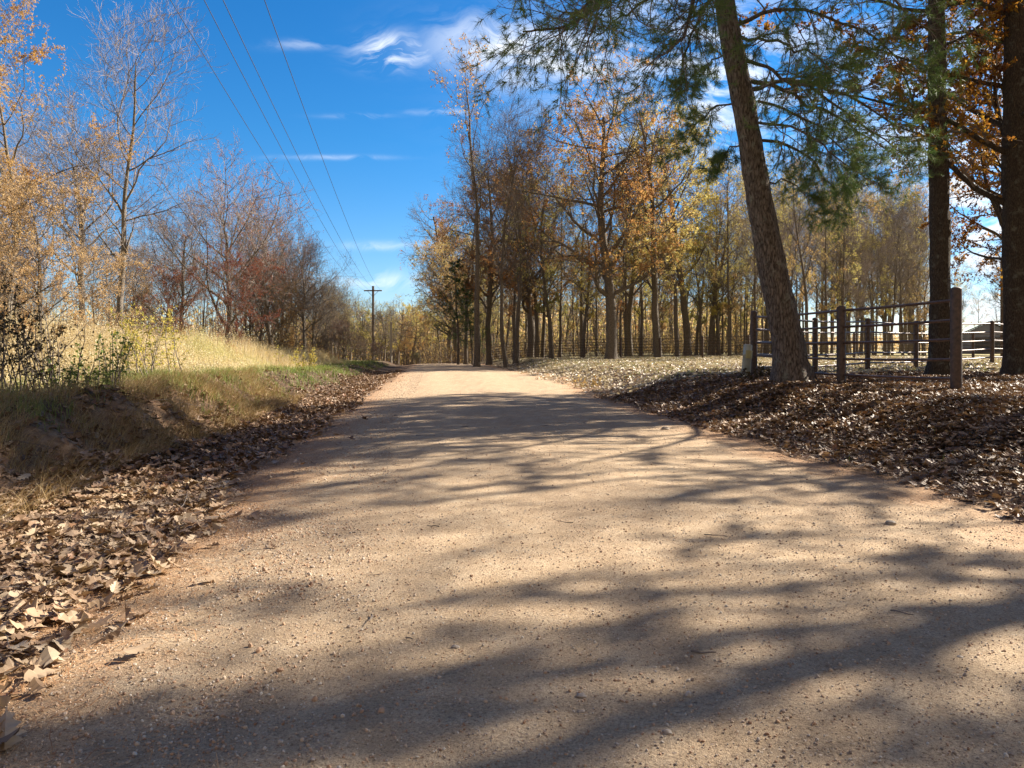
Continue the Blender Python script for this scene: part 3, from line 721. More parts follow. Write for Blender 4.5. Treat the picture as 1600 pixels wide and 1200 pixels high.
def oak_crown(t0, nl, ll, leaves, size, bend=0.):
    def fn(rng, P, R, wood, crown):
        Hh = P[-1, 2]
        p, d, Lc, Rc, t = spawn(rng, P[None], R[None], np.array([Hh]), nl, t0, .98, 68, 12, lambda t: ll / Hh * (1.25 - .7 * t), .32, True)
        p1, r1 = grow(rng, p, d, Lc, np.minimum(Rc, .085), 10, .13, .03, .12); wood.append((*tubes(p1, r1, 7), 0, 0))
        p, d, L2, R2, t = spawn(rng, p1, r1, Lc, 9, .15, 1., 46, 14, lambda t: .5 - .28 * t, .55)
        p2, r2 = grow(rng, p, d, L2, np.maximum(R2, .006), 6, .15, .02, .2); crown.append((*tubes(p2, r2, 4), 0, 0))
        p, d, L3, R3, t = spawn(rng, p2, r2, L2, 6, .15, 1., 44, 14, lambda t: .6 - .25 * t, .6)
        p3, r3 = grow(rng, p, d, np.maximum(L3, .12), np.maximum(R3, .004), 4, .16, .0, .4); crown.append((*tubes(p3, r3, 3), 0, 0))
        mid = p3[:, 1]; keep = np.where(vnoise(mid[:, 0] + mid[:, 2] * .8, mid[:, 1] - mid[:, 2] * .5, 1.1, 7) > .36)[0]
        w_i = keep[rng.integers(0, len(keep), leaves)]; tq = rng.random(leaves) * 3.99; i = tq.astype(int); fr = (tq - i)[:, None]
        pos = p3[w_i, i] * (1 - fr) + p3[w_i, i + 1] * fr + rng.normal(0, .045, (leaves, 3)) + np.array([0, 0, -.04])
        tint = np.clip(.6 * vnoise(pos[:, 0] + pos[:, 2], pos[:, 1] - pos[:, 2], .9, 5) + .5 * rng.random(leaves) - .05, 0, 1)
        crown += leaf_chunks(rng, pos, size, OAKL, 1, None, tint)
    return fn
MAT['oak_near'] = leaf_mat('leaf_oak_near', [(.06, .02, .012), (.14, .05, .02), (.28, .13, .03), (.42, .26, .04), (.30, .10, .03)], .5, .5, 0)
t2, cr = near_tree('pine_tree', 'straight dark trunk standing just behind the front fence rails', 10.3, 17.85,
                   [(1467, 590), (1468, 540), (1469, 450), (1468, 350), (1466, 250), (1464, 150), (1464, 0)], .235, 81,
                   oak_crown(.45, 26, 4.4, 16000, .15), 16, 'bark_oak')
link('crown', mesh_np('crown', cr, ['twig', 'oak_near']), t2)
t3, cr = near_tree('oak_tree', 'thick rough barked oak at the right edge with rusty orange leaves', 12.2, 17.7,
                   [(1593, 592), (1592, 540), (1591, 450), (1590, 350), (1588, 250), (1589, 150), (1588, 0)], .33, 82,
                   oak_crown(.25, 40, 4.8, 36000, .15), 16, 'bark_oak')
link('crown', mesh_np('crown', cr, ['twig', 'oak_near']), t3)
PROTO['near_oak'] = (t3.children[0].data, t3.children[1].data, 16.9, 'bark_oak', 'twig', 'oak_near')
#SHADE
for i, (x, y, h, rz, lb) in enumerate([(16.5, 24.2, 15.5, 1.0, 'rusty leaved oak hidden behind the right edge trunk'),
                                   (13.4, 12.7, 8.0, 5.0, 'short oak beyond the right edge that shades the leafy bank'),
                                   (20.9, 28.8, 19, 3.0, 'tall oak beyond the right edge behind the corral'),
                                   (14.4, 9.9, 13.5, 2.2, 'oak standing beyond the right edge that shades the road')]):
    put_tree('near_oak', x, y, h, lb, 'oak_tree', group=None, rz=rz, wide=.78 if y < 12 else 1)  # crowns outside the frame that throw the shade across the road

# ------------------------------------------------------------------ woods on the right, beyond the far fence
G_R = 'trees in the woods beyond the far fence'
rt = [  # px, distance, top row, proto, leaf, label
    (745, 52, 58, 'topleaf', 'orange', 'tallest bare tree of the right woods with a few orange leaves at its tip'),
    (791, 51, 135, 'bare3', None, 'bare twiggy tree at the roadside corner of the right woods'),
    (806, 54, 165, 'bare1', None, 'bare tree with spreading crown beside the first fence post'),
    (862, 55, 205, 'oak3', 'olive', 'olive yellow oak with slim dark trunk behind the far fence'),
    (911, 58, 250, 'oak3', 'yellow', 'yellowish tree just left of the big brown oak'),
    (955, 50, 62, 'oak1', 'russet', 'big brown oak with thick flaring trunk close behind the far fence'),
    (1028, 53, 140, 'oak2', 'olive', 'stout tree with gold brown crown right of the big brown oak'),
    (1058, 56, 200, 'sparse1', 'russet', 'slim forked tree right of the stout gold brown tree'),
    (1075, 60, 150, 'oak2', 'yellow', 'tall yellow crowned tree showing under the pine boughs'),
    (1110, 62, 190, 'oak3', 'olive', 'olive crowned tree seen left of the leaning pine trunk'),
    (1140, 58, 260, 'sparse2', 'brown', 'thin leaved tree right behind the pale marker post'),
    (714, 84, 300, 'oak2', 'russet', 'rusty oak by the road where it drops from sight'),
    (702, 96, 335, 'oak1', 'olive', 'olive oak farther down the right roadside'),
    (688, 112, 385, 'oak3', 'yellow', 'farthest yellowish tree on the right roadside'),
    (716, 60, 405, 'pine1', 'needle_dark', 'dark pine at the foot of the right woods by the road'),
    (738, 62, 440, 'pine2', 'needle', 'bright green young pine among the roadside oaks'),
    (728, 66, 235, 'sparse1', 'olive', 'slender tree with thin olive crown left of the tallest bare tree'),
    (765, 62, 230, 'oak2', 'russet', 'brown leaved oak behind the tallest bare tree'),
    (830, 64, 200, 'oak1', 'brown', 'broad brown oak behind the two bare corner trees'),
    (984, 64, 190, 'oak2', 'olive', 'olive oak in the second row right of the big brown oak'),
    (712, 76, 350, 'oak1', 'brown', 'low spreading brown oak behind the dark roadside pine'),
]
for (px, d, top, key, leaf, lb) in rt:
    x = X(px, d); z = gz(x, d); h = Z(top, d) - z
    put_tree(key, x, d, h, lb, 'pine_tree' if 'pine' in key else 'oak_tree' if 'oak' in key else 'bare_tree', leaf=leaf, bark=None)
rng = np.random.default_rng(101)
kinds = [('oak3', 'russet'), ('sparse2', 'russet'), ('oak3', 'yellow'), ('sparse1', 'olive'), ('sparse2', 'brown'), ('oak3', 'olive'), ('sparse2', 'yellow'), ('bare3', None), ('sparse2', 'olive'), ('sparse1', 'brown'), ('bare1', None)]
cnt = 0
for k in range(74):
    px = 715 + (1190 - 715) * ((k * .618) % 1) + rng.normal(0, 4); d = 61 + 60 * rng.random() ** 1.2
    if px < 790: d = max(d, 80 + 30 * rng.random())
    key, leaf = kinds[rng.integers(len(kinds))]
    x = X(px, d); h = rng.uniform(13, 18.5) * (.9 if px > 1100 else 1)
    zone_ = 'left' if px < 870 else 'middle' if px < 1030 else 'right'
    put_tree(key, x, d, h, {'left': 'slender dark trunk in the crowded rows behind the left end of the far fence',
                            'middle': 'slender dark trunk in the crowded rows around the big brown oak',
                            'right': 'slender dark trunk in the crowded rows left of the leaning pine'}[zone_],
             'forest_tree', group='forest trees behind the %s part of the far fence' % zone_, leaf=leaf)
# thin sunlit trees in the pasture behind the corral
rp = [(1262, 44, 240, 'sparse1', 'brown', 'leaning grey trunk right behind the leaning pine'),
      (1292, 50, 260, 'sparse2', 'brown', 'slim upright tree right of the leaning grey trunk'),
      (1212, 60, 250, 'oak3', 'olive', 'thin leaved tree seen just left of the leaning pine base'),
      (1345, 66, 330, 'bare2', None, 'wide bare tree in the pasture behind the middle fence post'),
      (1382, 72, 320, 'bare1', None, 'bare tree in the pasture left of the dark trunk'),
      (1425, 78, 330, 'bare3', None, 'bare upright tree just left of the dark trunk'),
      (1445, 64, 345, 'bare1', None, 'pale bare tree close against the dark trunk'),
      (1495, 96, 400, 'sparse2', 'yellow', 'thin yellowish tree near the barn'),
      (1590, 46, 330, 'bare2', None, 'bare spreading tree reaching in over the barn'),
      (1322, 90, 350, 'sparse1', 'yellow', 'pale yellow tree far back in the pasture')]
for (px, d, top, key, leaf, lb) in rp:
    x = X(px, d); z = gz(x, d)
    put_tree(key, x, d, Z(top, d) - z, lb, 'pasture_tree', leaf=leaf, bark='bark')
for k in range(40):
    px = rng.uniform(1190, 1500) if k < 34 else rng.uniform(1450, 1600); d = rng.uniform(56, 125) if k < 34 else rng.uniform(100, 130); key, leaf = [('bare3', None), ('sparse2', 'brown'), ('sparse2', 'yellow'), ('sparse1', 'olive'), ('oak3', 'brown')][rng.integers(5)]
    x = X(px, d); put_tree(key, x, d, (Z(rng.uniform(255, 345), d) - gz(x, d)) if px < 1440 else rng.uniform(6, 11), 'small distant tree in the thin wood across the pasture', 'pasture_tree', group='distant trees across the pasture', leaf=leaf)

for k in range(26):
    px = 1150 + 290 * ((k * .618 + .1) % 1); d = rng.uniform(50, 84); key, leaf = [('sparse2', 'olive'), ('bare3', None), ('sparse1', 'yellow'), ('bare1', None)][k % 4]
    x = X(px, d); tp_ = rng.uniform(230, 330) if px < 1330 else rng.uniform(310, 400)
    put_tree(key, x, d, Z(tp_, d) - gz(x, d), 'thin sunlit tree with pale twigs behind the corral fences', 'pasture_tree', group='thin trees behind the corral', leaf=leaf, twig='twig_pale', wide=.85)
put_tree('sparse2', 15.4, 14.8, 15, 'half bare oak beyond the right edge that streaks the road with shade', 'oak_tree', leaf='brown')
# ------------------------------------------------------------------ trees on the left
lt = [
    (6, 21, -60, 'oakleft', 'orange', 'orange leaved oak at the upper left with a pale forking trunk'),
    (188, 31, -12, 'bare1', None, 'tallest bare tree on the left with a pale sunlit trunk'),
    (128, 38, 130, 'bare2', None, 'bare tree with low spreading limbs left of the tallest bare tree'),
    (55, 34, 170, 'bare3', None, 'bare tree behind the orange leaved oak'),
    (280, 44, 285, 'bare2', None, 'bare tree between the tallest one and the wide twiggy one'),
    (352, 37, 215, 'tips1', 'pink', 'wide twiggy tree with dark trunk in the middle of the left wood'),
    (428, 42, 285, 'tips2', 'pink', 'twiggy tree with pinkish leaf tips at the end of the left wood'),
    (372, 34, 385, 'young', 'red', 'small dark red tree under the wide twiggy tree'),
    (462, 50, 425, 'young', 'orange', 'small orange and green tree at the end of the left wood'),
    (62, 17, 262, 'young', 'tan', 'young oak with tan leaves behind the dark shrub'),
    (5, 16, 238, 'young', 'tan', 'taller tan leaved oak at the left edge of the photo'),
    (150, 24, 375, 'young', 'tan', 'low tan leaved oak left of the pale sunlit trunk'),
    (262, 33, 400, 'young', 'pink', 'small pinkish brown tree right of the pale sunlit trunk'),
]
proto('oakleft', seed=91, H=16, r0=.22, crown0=.34, limbs=13, limb_len=.34, ang=44, up=.06, subs=8, twigs=6, twiglets=3, leaves=15000, leaf_size=.16, clump=.40, lw=.17, wander=.07, leaf='orange', tmpl=OAKL)
for (px, d, top, key, leaf, lb) in lt:
    x = X(px, d); z = gz(x, d); pale = key in ('bare1', 'oakleft') and px < 200
    put_tree(key, x, d, Z(top, d) - z, lb, 'young_tree' if key == 'young' else 'bare_tree' if 'bare' in key else 'tree', leaf=leaf,
             bark='bark_pale' if pale else None, twig='twig_pale' if d < 45 and key != 'young' else None)
for k in range(30):
    px = rng.uniform(-60, 490); d = rng.uniform(42, 80)
    key, leaf = [('bare1', None), ('bare2', None), ('bare3', None), ('sparse2', 'brown'), ('tips2', 'pink'), ('tips1', 'brown'), ('young', 'tan'), ('young', 'brown')][rng.integers(8)]
    x = X(px, d); top = rng.uniform(330, 410) if 'young' not in key else rng.uniform(400, 450)
    put_tree(key, x, d, Z(top, d) - gz(x, d), 'thin grey tree in the tangle at the back of the left wood', 'forest_tree', group='thin trees at the back of the left wood', leaf=leaf, twig=None)
# far wood to the left of the road end
fw = [(505, 75, 432, 'tips1', 'brown', None), (525, 82, 432, 'tips2', 'olive', None), (548, 118, 445, 'oak3', 'olive', None), (520, 115, 428, 'bare2', None, None),
      (570, 122, 462, 'oak2', 'olive', None), (600, 112, 468, 'bare2', None, None), (556, 128, 455, 'tips1', 'olive', None), (490, 66, 440, 'bare1', None, None)]
for (px, d, top, key, leaf, _) in fw:
    x = X(px, d); put_tree(key, x, d, Z(top, d) - gz(x, d), 'grey brown tree of the far wood behind the power pole', 'forest_tree', group='trees of the far wood behind the power pole', leaf=leaf)
for (px, d, top, key, leaf, lb) in [(622, 118, 460, 'oak1', 'yellow', 'yellow green tree above the end of the road'),
                                    (645, 104, 478, 'oak1', 'orange', 'bright orange tree where the road drops from sight'),
                                    (632, 100, 492, 'oak2', 'orange', 'lower orange tree beside the bright orange one'),
                                    (606, 125, 470, 'oak2', 'olive', 'olive tree behind the short pale pole'),
                                    (660, 130, 470, 'oak2', 'olive', 'olive tree in the gap at the road end')]:
    x = X(px, d); put_tree(key, x, d, Z(top, d) - gz(x, d), lb, 'forest_tree', leaf=leaf)
for (px, d, top, leaf, lb, wd) in [(538, 62, 490, 'pink', 'reddish brown bush at the far end of the meadow', 1.2),
                               (588, 84, 530, 'red', 'low dark red bush below the power pole', 1.5),
                               (650, 72, 548, 'green', 'pale green bush beside the road crest', 1.6),
                               (505, 58, 515, 'brown', 'brown twiggy bush left of the reddish bush', 1.4),
                               (560, 70, 520, 'brown', 'dull brown bush right of the reddish bush', 1.4)]:
    x = X(px, d); put_tree('bush', x, d, max(Z(top, d) - gz(x, d), 1.2), lb, 'bush', 'bush', leaf=leaf, wide=wd)
# far treeline: a wood far off that reads as one mass
def far_wood():
    rng = np.random.default_rng(7); out = []
    for n, p0, p1, d0, d1, hb, sz, mi in ((26000, -900, 470, 85, 160, 8, .5, 0), (36000, 450, 660, 125, 220, 10, .55, 0), (50000, 640, 1210, 125, 200, 9, .6, 0), (26000, 1180, 2600, 260, 330, 5.5, 1.0, 1)):
        px = rng.uniform(p0, p1, n); y = rng.uniform(d0, d1, n); x = X(px, y)
        hh = hb * (.55 + .6 * vnoise(x, y, 9, 4) + .3 * vnoise(x, y, 3, 6))
        z = HGT(x, y) + hh * rng.random(n) ** .8
        tint = np.clip(.6 * vnoise(x, y, 12, 8) + .4 * rng.random(n), 0, 1)
        q = rng.random(n) < (.6 if mi == 0 else 1)
        out += leaf_chunks(rng, np.stack([x, y, z], -1)[q], sz, DIA, 0, None, tint[q])
        out += leaf_chunks(rng, np.stack([x, y, z], -1)[~q], sz, DIA, 1, None, tint[~q]) if (~q).any() else []
        m = 1500; px = rng.uniform(p0, p1, m); y = rng.uniform(d0, d1, m); x = X(px, y)
        P = np.stack([x, y, HGT(x, y) - .1], -1); D = np.stack([rng.normal(0, .08, m), rng.normal(0, .08, m), np.ones(m)], -1)
        a_, b_ = grow(rng, P, D, rng.uniform(.7, 1.3, m) * hb, np.full(m, .09), 5, .06, .02, .3); out.append((*tubes(a_, b_, 4), 2, 0))
    return out
tag(link('distant_woodland', mesh_np('distant_woodland', far_wood(), ['tan', 'olive', 'twig'])), 'brown wall of distant woods closing off the view', 'woodland', kind='stuff')
def undergrowth():
    rng = np.random.default_rng(17); out = []
    for n, p0, p1, d0, d1, hb in ((4500, -500, 478, 42, 80, 2.6), (3000, 660, 1215, 72, 125, 3.4)):
        px = rng.uniform(p0, p1, n); y = rng.uniform(d0, d1, n); x = X(px, y)
        q = vnoise(x, y, 5, 14) * .6 + vnoise(x, y, 1.6, 15) * .4 > .42; x, y = x[q], y[q]; m = len(x)
        P = np.stack([x, y, HGT(x, y) - .1], -1); D = np.stack([rng.normal(0, .5, m), rng.normal(0, .5, m), np.ones(m)], -1)
        Ls = rng.uniform(.2, 1.0, m) ** 1.3 * hb * 1.2
        a_, b_ = grow(rng, P, D, Ls, np.full(m, .022), 6, .13, .02, .3); out.append((*tubes(a_, b_, 3), 1, 0))
        P, D, L2, R2, t = spawn(rng, a_, b_, Ls, 4, .25, 1, 45, 14, lambda t: .4, .6)
        c_, e_ = grow(rng, P, D, L2, np.full(len(P), .011), 4, .15, .03, .5); out.append((*tubes(c_, e_, 3), 1, 0))
        k = rng.integers(0, len(c_), 42000); j = rng.integers(1, 5, 42000)
        out += leaf_chunks(rng, c_[k, j] + rng.normal(0, .08, (42000, 3)), .13, DIA, 0)
    return out
tag(link('undergrowth', mesh_np('undergrowth', undergrowth(), ['brown', 'twig'])), 'tangled brown saplings and brush under the woods', 'undergrowth', kind='stuff')

# ------------------------------------------------------------------ fences
def post_mesh(h, r, sides=16, dome=.4, sink=.25):
    prof = [(r, -sink), (r, h - r * .5)] + [(r * math.cos(a), h - r * .5 + r * .5 * math.sin(a)) for a in (.4, .8, 1.2, 1.5)]
    p = np.array([[(0, 0, z) for _, z in prof]]); rd = np.array([[q for q, _ in prof]])
    v, f = tubes(p, rd, sides)
    return mesh_np('post', [(v, f, 0, 0)], ['rust'], True)
def rail_mesh(a, b, r, sag=.0, mat='rail', sides=10, n=6, name='rail'):
    t = np.linspace(0, 1, n + 1)[:, None]; P = np.array(a)[None] * (1 - t) + np.array(b)[None] * t
    P[:, 2] -= sag * 4 * (t * (1 - t))[:, 0]
    v, f = tubes(P[None], np.full((1, n + 1), r), sides); return mesh_np(name, [(v, f, 0, 0)], [mat], True)
def pipe_fence(name, label, posts, heights, rails_h, r_post, r_rail, cat='fence', mat='rail', wire=False):
    ox, oy = posts[0]; oz = gz(ox, oy)
    t = thing(name, label, cat, (ox, oy, oz))
    base = []
    for (x, y), h in zip(posts, heights):
        z = gz(x, y)
        if h: link('post', post_mesh(h, r_post), t, (x - ox, y - oy, z - oz))
        base.append((x - ox, y - oy, z - oz))
    for a, b in zip(base[:-1], base[1:]):
        for k, h in enumerate(rails_h):
            link('wire' if wire else 'rail', rail_mesh((a[0], a[1], a[2] + h), (b[0], b[1], b[2] + h), r_rail, .012, mat), t)
    return t, base
RH = [1.52, 1.19, .87, .54, .22]
PA, PB, PC = (6.25, 19.1), (6.66, 14.95), (7.33, 12.2)
pipe_fence('pipe_fence', 'rusty pipe fence with three stout posts in front of the dark trunk', [PA, PB, PC], [1.70, 1.62, 1.74], RH, .088, .025)
pipe_fence('pipe_fence', 'rusty pipe fence running back from the pale marker past the barn',
           [(6.32, 19.22), (8.9, 21.7), (11.5, 23.9), (14.1, 25.8), (16.4, 27.45), (18.9, 29.1), (21.5, 31.0)], [0] + [1.68] * 6, [1.56, 1.23, .90, .57, .24], .08, .028)
n = 9
fp = [(0.55 + (20.6 - .55) * k / 8, 60.5 + (44.5 - 60.5) * (k / 8) ** 1.05) for k in range(9)]
fp = [(fp[0][0] - 2.6, 62.0)] + fp + [(23.4, 42.8), (26.2, 42.0), (29, 41.2), (32, 41)]
pipe_fence('wire_fence', 'long low fence of thin wires and dark posts before the woods', fp, [1.5] * len(fp), [1.42, 1.2, 1.0, .8, .6, .4, .2], .075, .019, mat='rust', wire=True)

# tall rusty gate upright beyond the corral
t = thing('gate_pole', 'tall slim rusty pole rising beside the barn', 'pole', (X(1566, 47), 47, gz(X(1566, 47), 47)))
link('shaft', rail_mesh((0, 0, -.3), (0, 0, 6.2), .11, 0, 'rust', name='shaft'), t); link('bracket', rail_mesh((-.1, 0, 2.3), (-.7, 0, 2.3), .04, 0, 'rust', name='bracket'), t)

# pale marker tube
mx_, my_ = X(1165, 18.6), 18.6
t = thing('marker_post', 'pale grey plastic utility marker leaning beside the rusty corner post', 'marker', (mx_, my_, gz(mx_, my_)))
t.rotation_euler = (0, math.radians(4), 0)
prof = [(.115, -.2), (.112, .0), (.108, .60), (.118, .605), (.118, .625), (.105, .63), (.105, .84), (.10, .862), (.06, .872), (0.001, .874)]
v, f = tubes(np.array([[(0, 0, z) for _, z in prof]]), np.array([[r for r, _ in prof]]), 20)
link('tube', mesh_np('tube', [(v, f, 0, 0)], ['tube'], True), t)
v, f = tubes(np.array([[(0, 0, .52), (0, 0, .72)]]), np.array([[.1205, .1205]]), 20)
f = f.reshape(1, 20, 4)[:, 8:15].reshape(-1, 4)
link('warning_band', mesh_np('warning_band', [(v, f, 0, 0)], ['yellowlab']), t)

# barn
def boxv(x0, x1, y0, y1, z0, z1):
    v = np.array([(x0, y0, z0), (x1, y0, z0), (x1, y1, z0), (x0, y1, z0), (x0, y0, z1), (x1, y0, z1), (x1, y1, z1), (x0, y1, z1)], float)
    f = np.array([(0, 3, 2, 1), (4, 5, 6, 7), (0, 1, 5, 4), (1, 2, 6, 5), (2, 3, 7, 6), (3, 0, 4, 7)]); return v, f
bd = 88; bxx = X(1545, bd); bz = gz(bxx, bd)
t = thing('barn', 'dark roofed blue grey barn behind the fence at the right', 'barn', (bxx, bd, bz), math.radians(-29))
Wd, Ln, eh, ph = 6.8, 12, 2.0, 3.7
V = np.array([(-Wd / 2, 0, 0), (Wd / 2, 0, 0), (Wd / 2, 0, eh), (0, 0, ph), (-Wd / 2, 0, eh), (-Wd / 2, Ln, 0), (Wd / 2, Ln, 0), (Wd / 2, Ln, eh), (0, Ln, ph), (-Wd / 2, Ln, eh)], float)
me = bpy.data.meshes.new('wall'); me.from_pydata(V.tolist(), [], [(0, 1, 2, 3, 4), (9, 8, 7, 6, 5), (0, 4, 9, 5), (1, 6, 7, 2)]); me.materials.append(MAT['barn_wall']); link('wall', me, t)
ch = []
for sgn in (-1, 1):
    e = np.array([(0, -.3, ph + .05), (sgn * (Wd / 2 + .4), -.3, eh - .12), (sgn * (Wd / 2 + .4), Ln + .3, eh - .12), (0, Ln + .3, ph + .05)])
    v = np.vstack([e, e + np.array([0, 0, .12])]); f = np.array([(0, 1, 2, 3), (4, 7, 6, 5), (0, 4, 5, 1), (1, 5, 6, 2), (2, 6, 7, 3)]); ch.append((v, f, 0, 0))
link('roof', mesh_np('roof', ch, ['barn_roof']), t)
ribs = [(*boxv(-Wd / 2 + .3 + k * .62, -Wd / 2 + .36 + k * .62, -.04, -.003, 0, min(eh + .1, 2)), 0, 0) for k in range(12)]
link('wall_rib', mesh_np('wall_rib', ribs, ['barn_wall']), t)
link('door', mesh_np('door', [(*boxv(-1.4, 1.4, -.09, -.045, 0, 2.0), 0, 0)], ['barn_roof']), t)

# ------------------------------------------------------------------ power line
pd_ = 105.; pxx = X(583, pd_); pz = gz(pxx, pd_); top = Z(447, pd_)
t = thing('power_pole', 'tall wooden power pole with a crossarm left of the road', 'pole', (pxx, pd_, pz))
link('pole', rail_mesh((0, 0, -.5), (0, 0, top - pz), .17, 0, 'polewood', 12, name='pole'), t)
v, f = boxv(-1.28, 1.28, -.22, -.10, top - pz - .75, top - pz - .58)
link('crossarm', mesh_np('crossarm', [(v, f, 0, 0)], ['polewood']), t)
armz = Z(455, pd_)
for dx in (-1.15, -.42, .42, 1.15):
    v, f = tubes(np.array([[(dx, -.16, armz - pz + .0 - .02), (dx, -.16, armz - pz + .05), (dx, -.16, armz - pz + .14), (dx, -.16, armz - pz + .2)]]), np.array([[.03, .085, .075, .02]]), 8)
    link('insulator', mesh_np('insulator', [(v, f, 0, 0)], ['tube'], True), t)
for dx in (-.75, .75):
    link('brace', rail_mesh((0, -.17, top - pz - 1.5), (dx, -.17, top - pz - .75), .03, 0, 'polewood', name='brace'), t)
for (a18, dx, lb) in [(-8.32, -1.15, 'leftmost overhead power wire'), (-7.50, -.42, 'second overhead power wire from the left'),
                      (-7.04, .42, 'third overhead power wire from the left'), (-6.03, 1.15, 'rightmost overhead power wire')]:
    x1 = pxx + dx; m = (a18 - x1) / (pd_ - 18)
    yy_ = np.linspace(pd_ - .16, -22, 70); xx = x1 + (pd_ - yy_) * m
    # parabola: 8.2 above the eye at the pole, 7.4 at 46 m, 8.5 at 18 m
    zz = EYE + np.polyval(np.polyfit([105, 46, 18], [8.25, 7.4, 8.5], 2), yy_)
    P = np.stack([xx, yy_, zz], -1)[None]
    v, f = tubes(P, np.full((1, 70), .0105), 5)
    tag(link('power_line', mesh_np('power_line', [(v, f, 0, 0)], ['wire'])), lb + ' crossing the blue sky', 'cable', 'overhead wires along the road')
# short pale pole with thin cables running right
sd_ = 82.; sx_ = X(611, sd_); sz = gz(sx_, sd_)
t = thing('cable_pole', 'short pale pole with three thin cables by the far wood', 'pole', (sx_, sd_, sz))
hh = Z(503, sd_) - sz
link('pole', rail_mesh((0, 0, -.3), (0, 0, hh), .13, 0, 'palewood', name='pole'), t)
for k, dz in enumerate((.15, .75, 1.4)):
    link('cable', rail_mesh((0, 0, hh - dz), (11.5, 5.0, hh - dz - .8 - .2 * k), .02, .15, 'wire', 5, name='cable'), t)

# ------------------------------------------------------------------ ground cover
rng = np.random.default_rng(2024)
def scatter(n, y0, y1, s0, s1, powy=1.0):
    y = y0 + (y1 - y0) * rng.random(n) ** powy
    s = rng.uniform(s0, s1, n); return xc(y) + s, y, s
def inview(x, y, m=1.0): return (np.abs(x) < .70 * y + m) & (y > .5)
# --- oak leaves on the ground
chunks, chunks_p = [], []
def litter(n, y0, y1, s0, s1, size, tmpl, tilt, dens, powy=1.0, pile=.05, pale=False):
    x, y, s = scatter(n, y0, y1, s0, s1, powy)
    q = inview(x, y) & (rng.random(n) < dens(x, y, s)); x, y, s = x[q], y[q], s[q]
    z = HGT(x, y) + .008 + pile * rng.random(len(x)) ** 1.5
    pos = np.stack([x, y, z], -1)
    (globals()['chunks_p'] if pale else chunks).extend(leaf_chunks(rng, pos, size, tmpl, 0, None, None, tilt))
dl = lambda x, y, s: smooth(-2.9, -3.6, s - .42 * smooth(7.5, 3.2, y) + .35 * (vnoise(x, y, 1.0, 31) - .5)) * (1 - .85 * smooth(-4.9, -5.4, s)) + .004
dr = lambda x, y, s: smooth(3.05, 4.0, s + .5 * (vnoise(x, y, 1.0, 32) - .5)) + .004
litter(8500, 1.8, 7.5, -6.5, -2.2, .15, LEAF_HI, .20, dl, 1, .06, True)
litter(9000, 7.5, 16, -6.5, -2.4, .15, LEAF_MID, .22, dl, 1, .05)
litter(9000, 16, 45, -6.6, -2.6, .15, LEAF_MID, .38, dl, 1.2, .05)
litter(15000, 4, 10, 2.8, 9, .13, LEAF_HI, .24, dr, 1, .06)
litter(56000, 9, 20, 2.8, 13, .13, LEAF_MID, .26, dr, 1, .06)
litter(26000, 18, 32, 3.0, 22, .15, LEAF_MID, .32, lambda x, y, s: dr(x, y, s) * .75 * (1 - .9 * smooth(17.5, 21, y)), 1, .05)  # brown leaves thin out where the bank's shade ends
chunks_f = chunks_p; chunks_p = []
litter(76000, 17, 62, 3.2, 34, .15, DIA, .5, lambda x, y, s: dr(x, y, s) * .8 * smooth(17, 21, y), 1, .04, True)  # paler leaves take over past the shade edge, painting the field as sunlit
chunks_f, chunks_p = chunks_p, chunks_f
litter(9000, 5, 20, -12, -5.2, .14, LEAF_MID, .45, lambda x, y, s: .35, 1, .05)
litter(14000, 4, 18, 2.7, 12, .07, LEAF_MID, .3, dr, 1, .07)
litter(5000, 2, 14, -6.0, -2.4, .07, LEAF_MID, .3, dl, 1, .07)
# twigs lying in the litter
def twigs():
    out = []
    for n, s0, s1, y0, y1 in ((1300, 3.2, 12, 4, 22), (450, -5.8, -2.9, 2, 18), (60, -2.6, 3.0, 2.5, 14)):
        x, y, s = scatter(n, y0, y1, s0, s1); th = rng.uniform(0, 6.28, n)
        P = np.stack([x, y, HGT(x, y) + .012 + .05 * rng.random(n) * (np.abs(s) > 3)], -1)
        a_, b_ = grow(rng, P, np.stack([np.cos(th), np.sin(th), rng.normal(0, .08, n)], -1), rng.uniform(.05, .55, n) * np.where(np.abs(s) > 3, 1, .3), rng.uniform(.0015, .005, n), 5, .16, -.01, .4)
        a_[..., 2] = np.maximum(a_[..., 2], HGT(a_[..., 0], a_[..., 1]) + .006)
        out.append((*tubes(a_, b_, 4), 0, 0))
    return out
tag(link('fallen_twigs', mesh_np('fallen_twigs', twigs(), ['twig'])), 'small broken twigs lying among the fallen leaves', 'twigs', kind='stuff')
tag(link('fallen_leaves', mesh_np('fallen_leaves', chunks, ['litter'])), 'curled brown oak leaves drifted along both road sides', 'leaves', kind='stuff')
tag(link('fallen_leaves', mesh_np('fallen_leaves', chunks_p, ['litter_pale'])), 'pale fallen leaves beside the near left edge of the road', 'leaves', kind='stuff')
tag(link('fallen_leaves', mesh_np('fallen_leaves', chunks_f, ['litter_sunlit'])), 'fallen leaves over the field, coloured paler to look sunlit', 'leaves', kind='stuff')
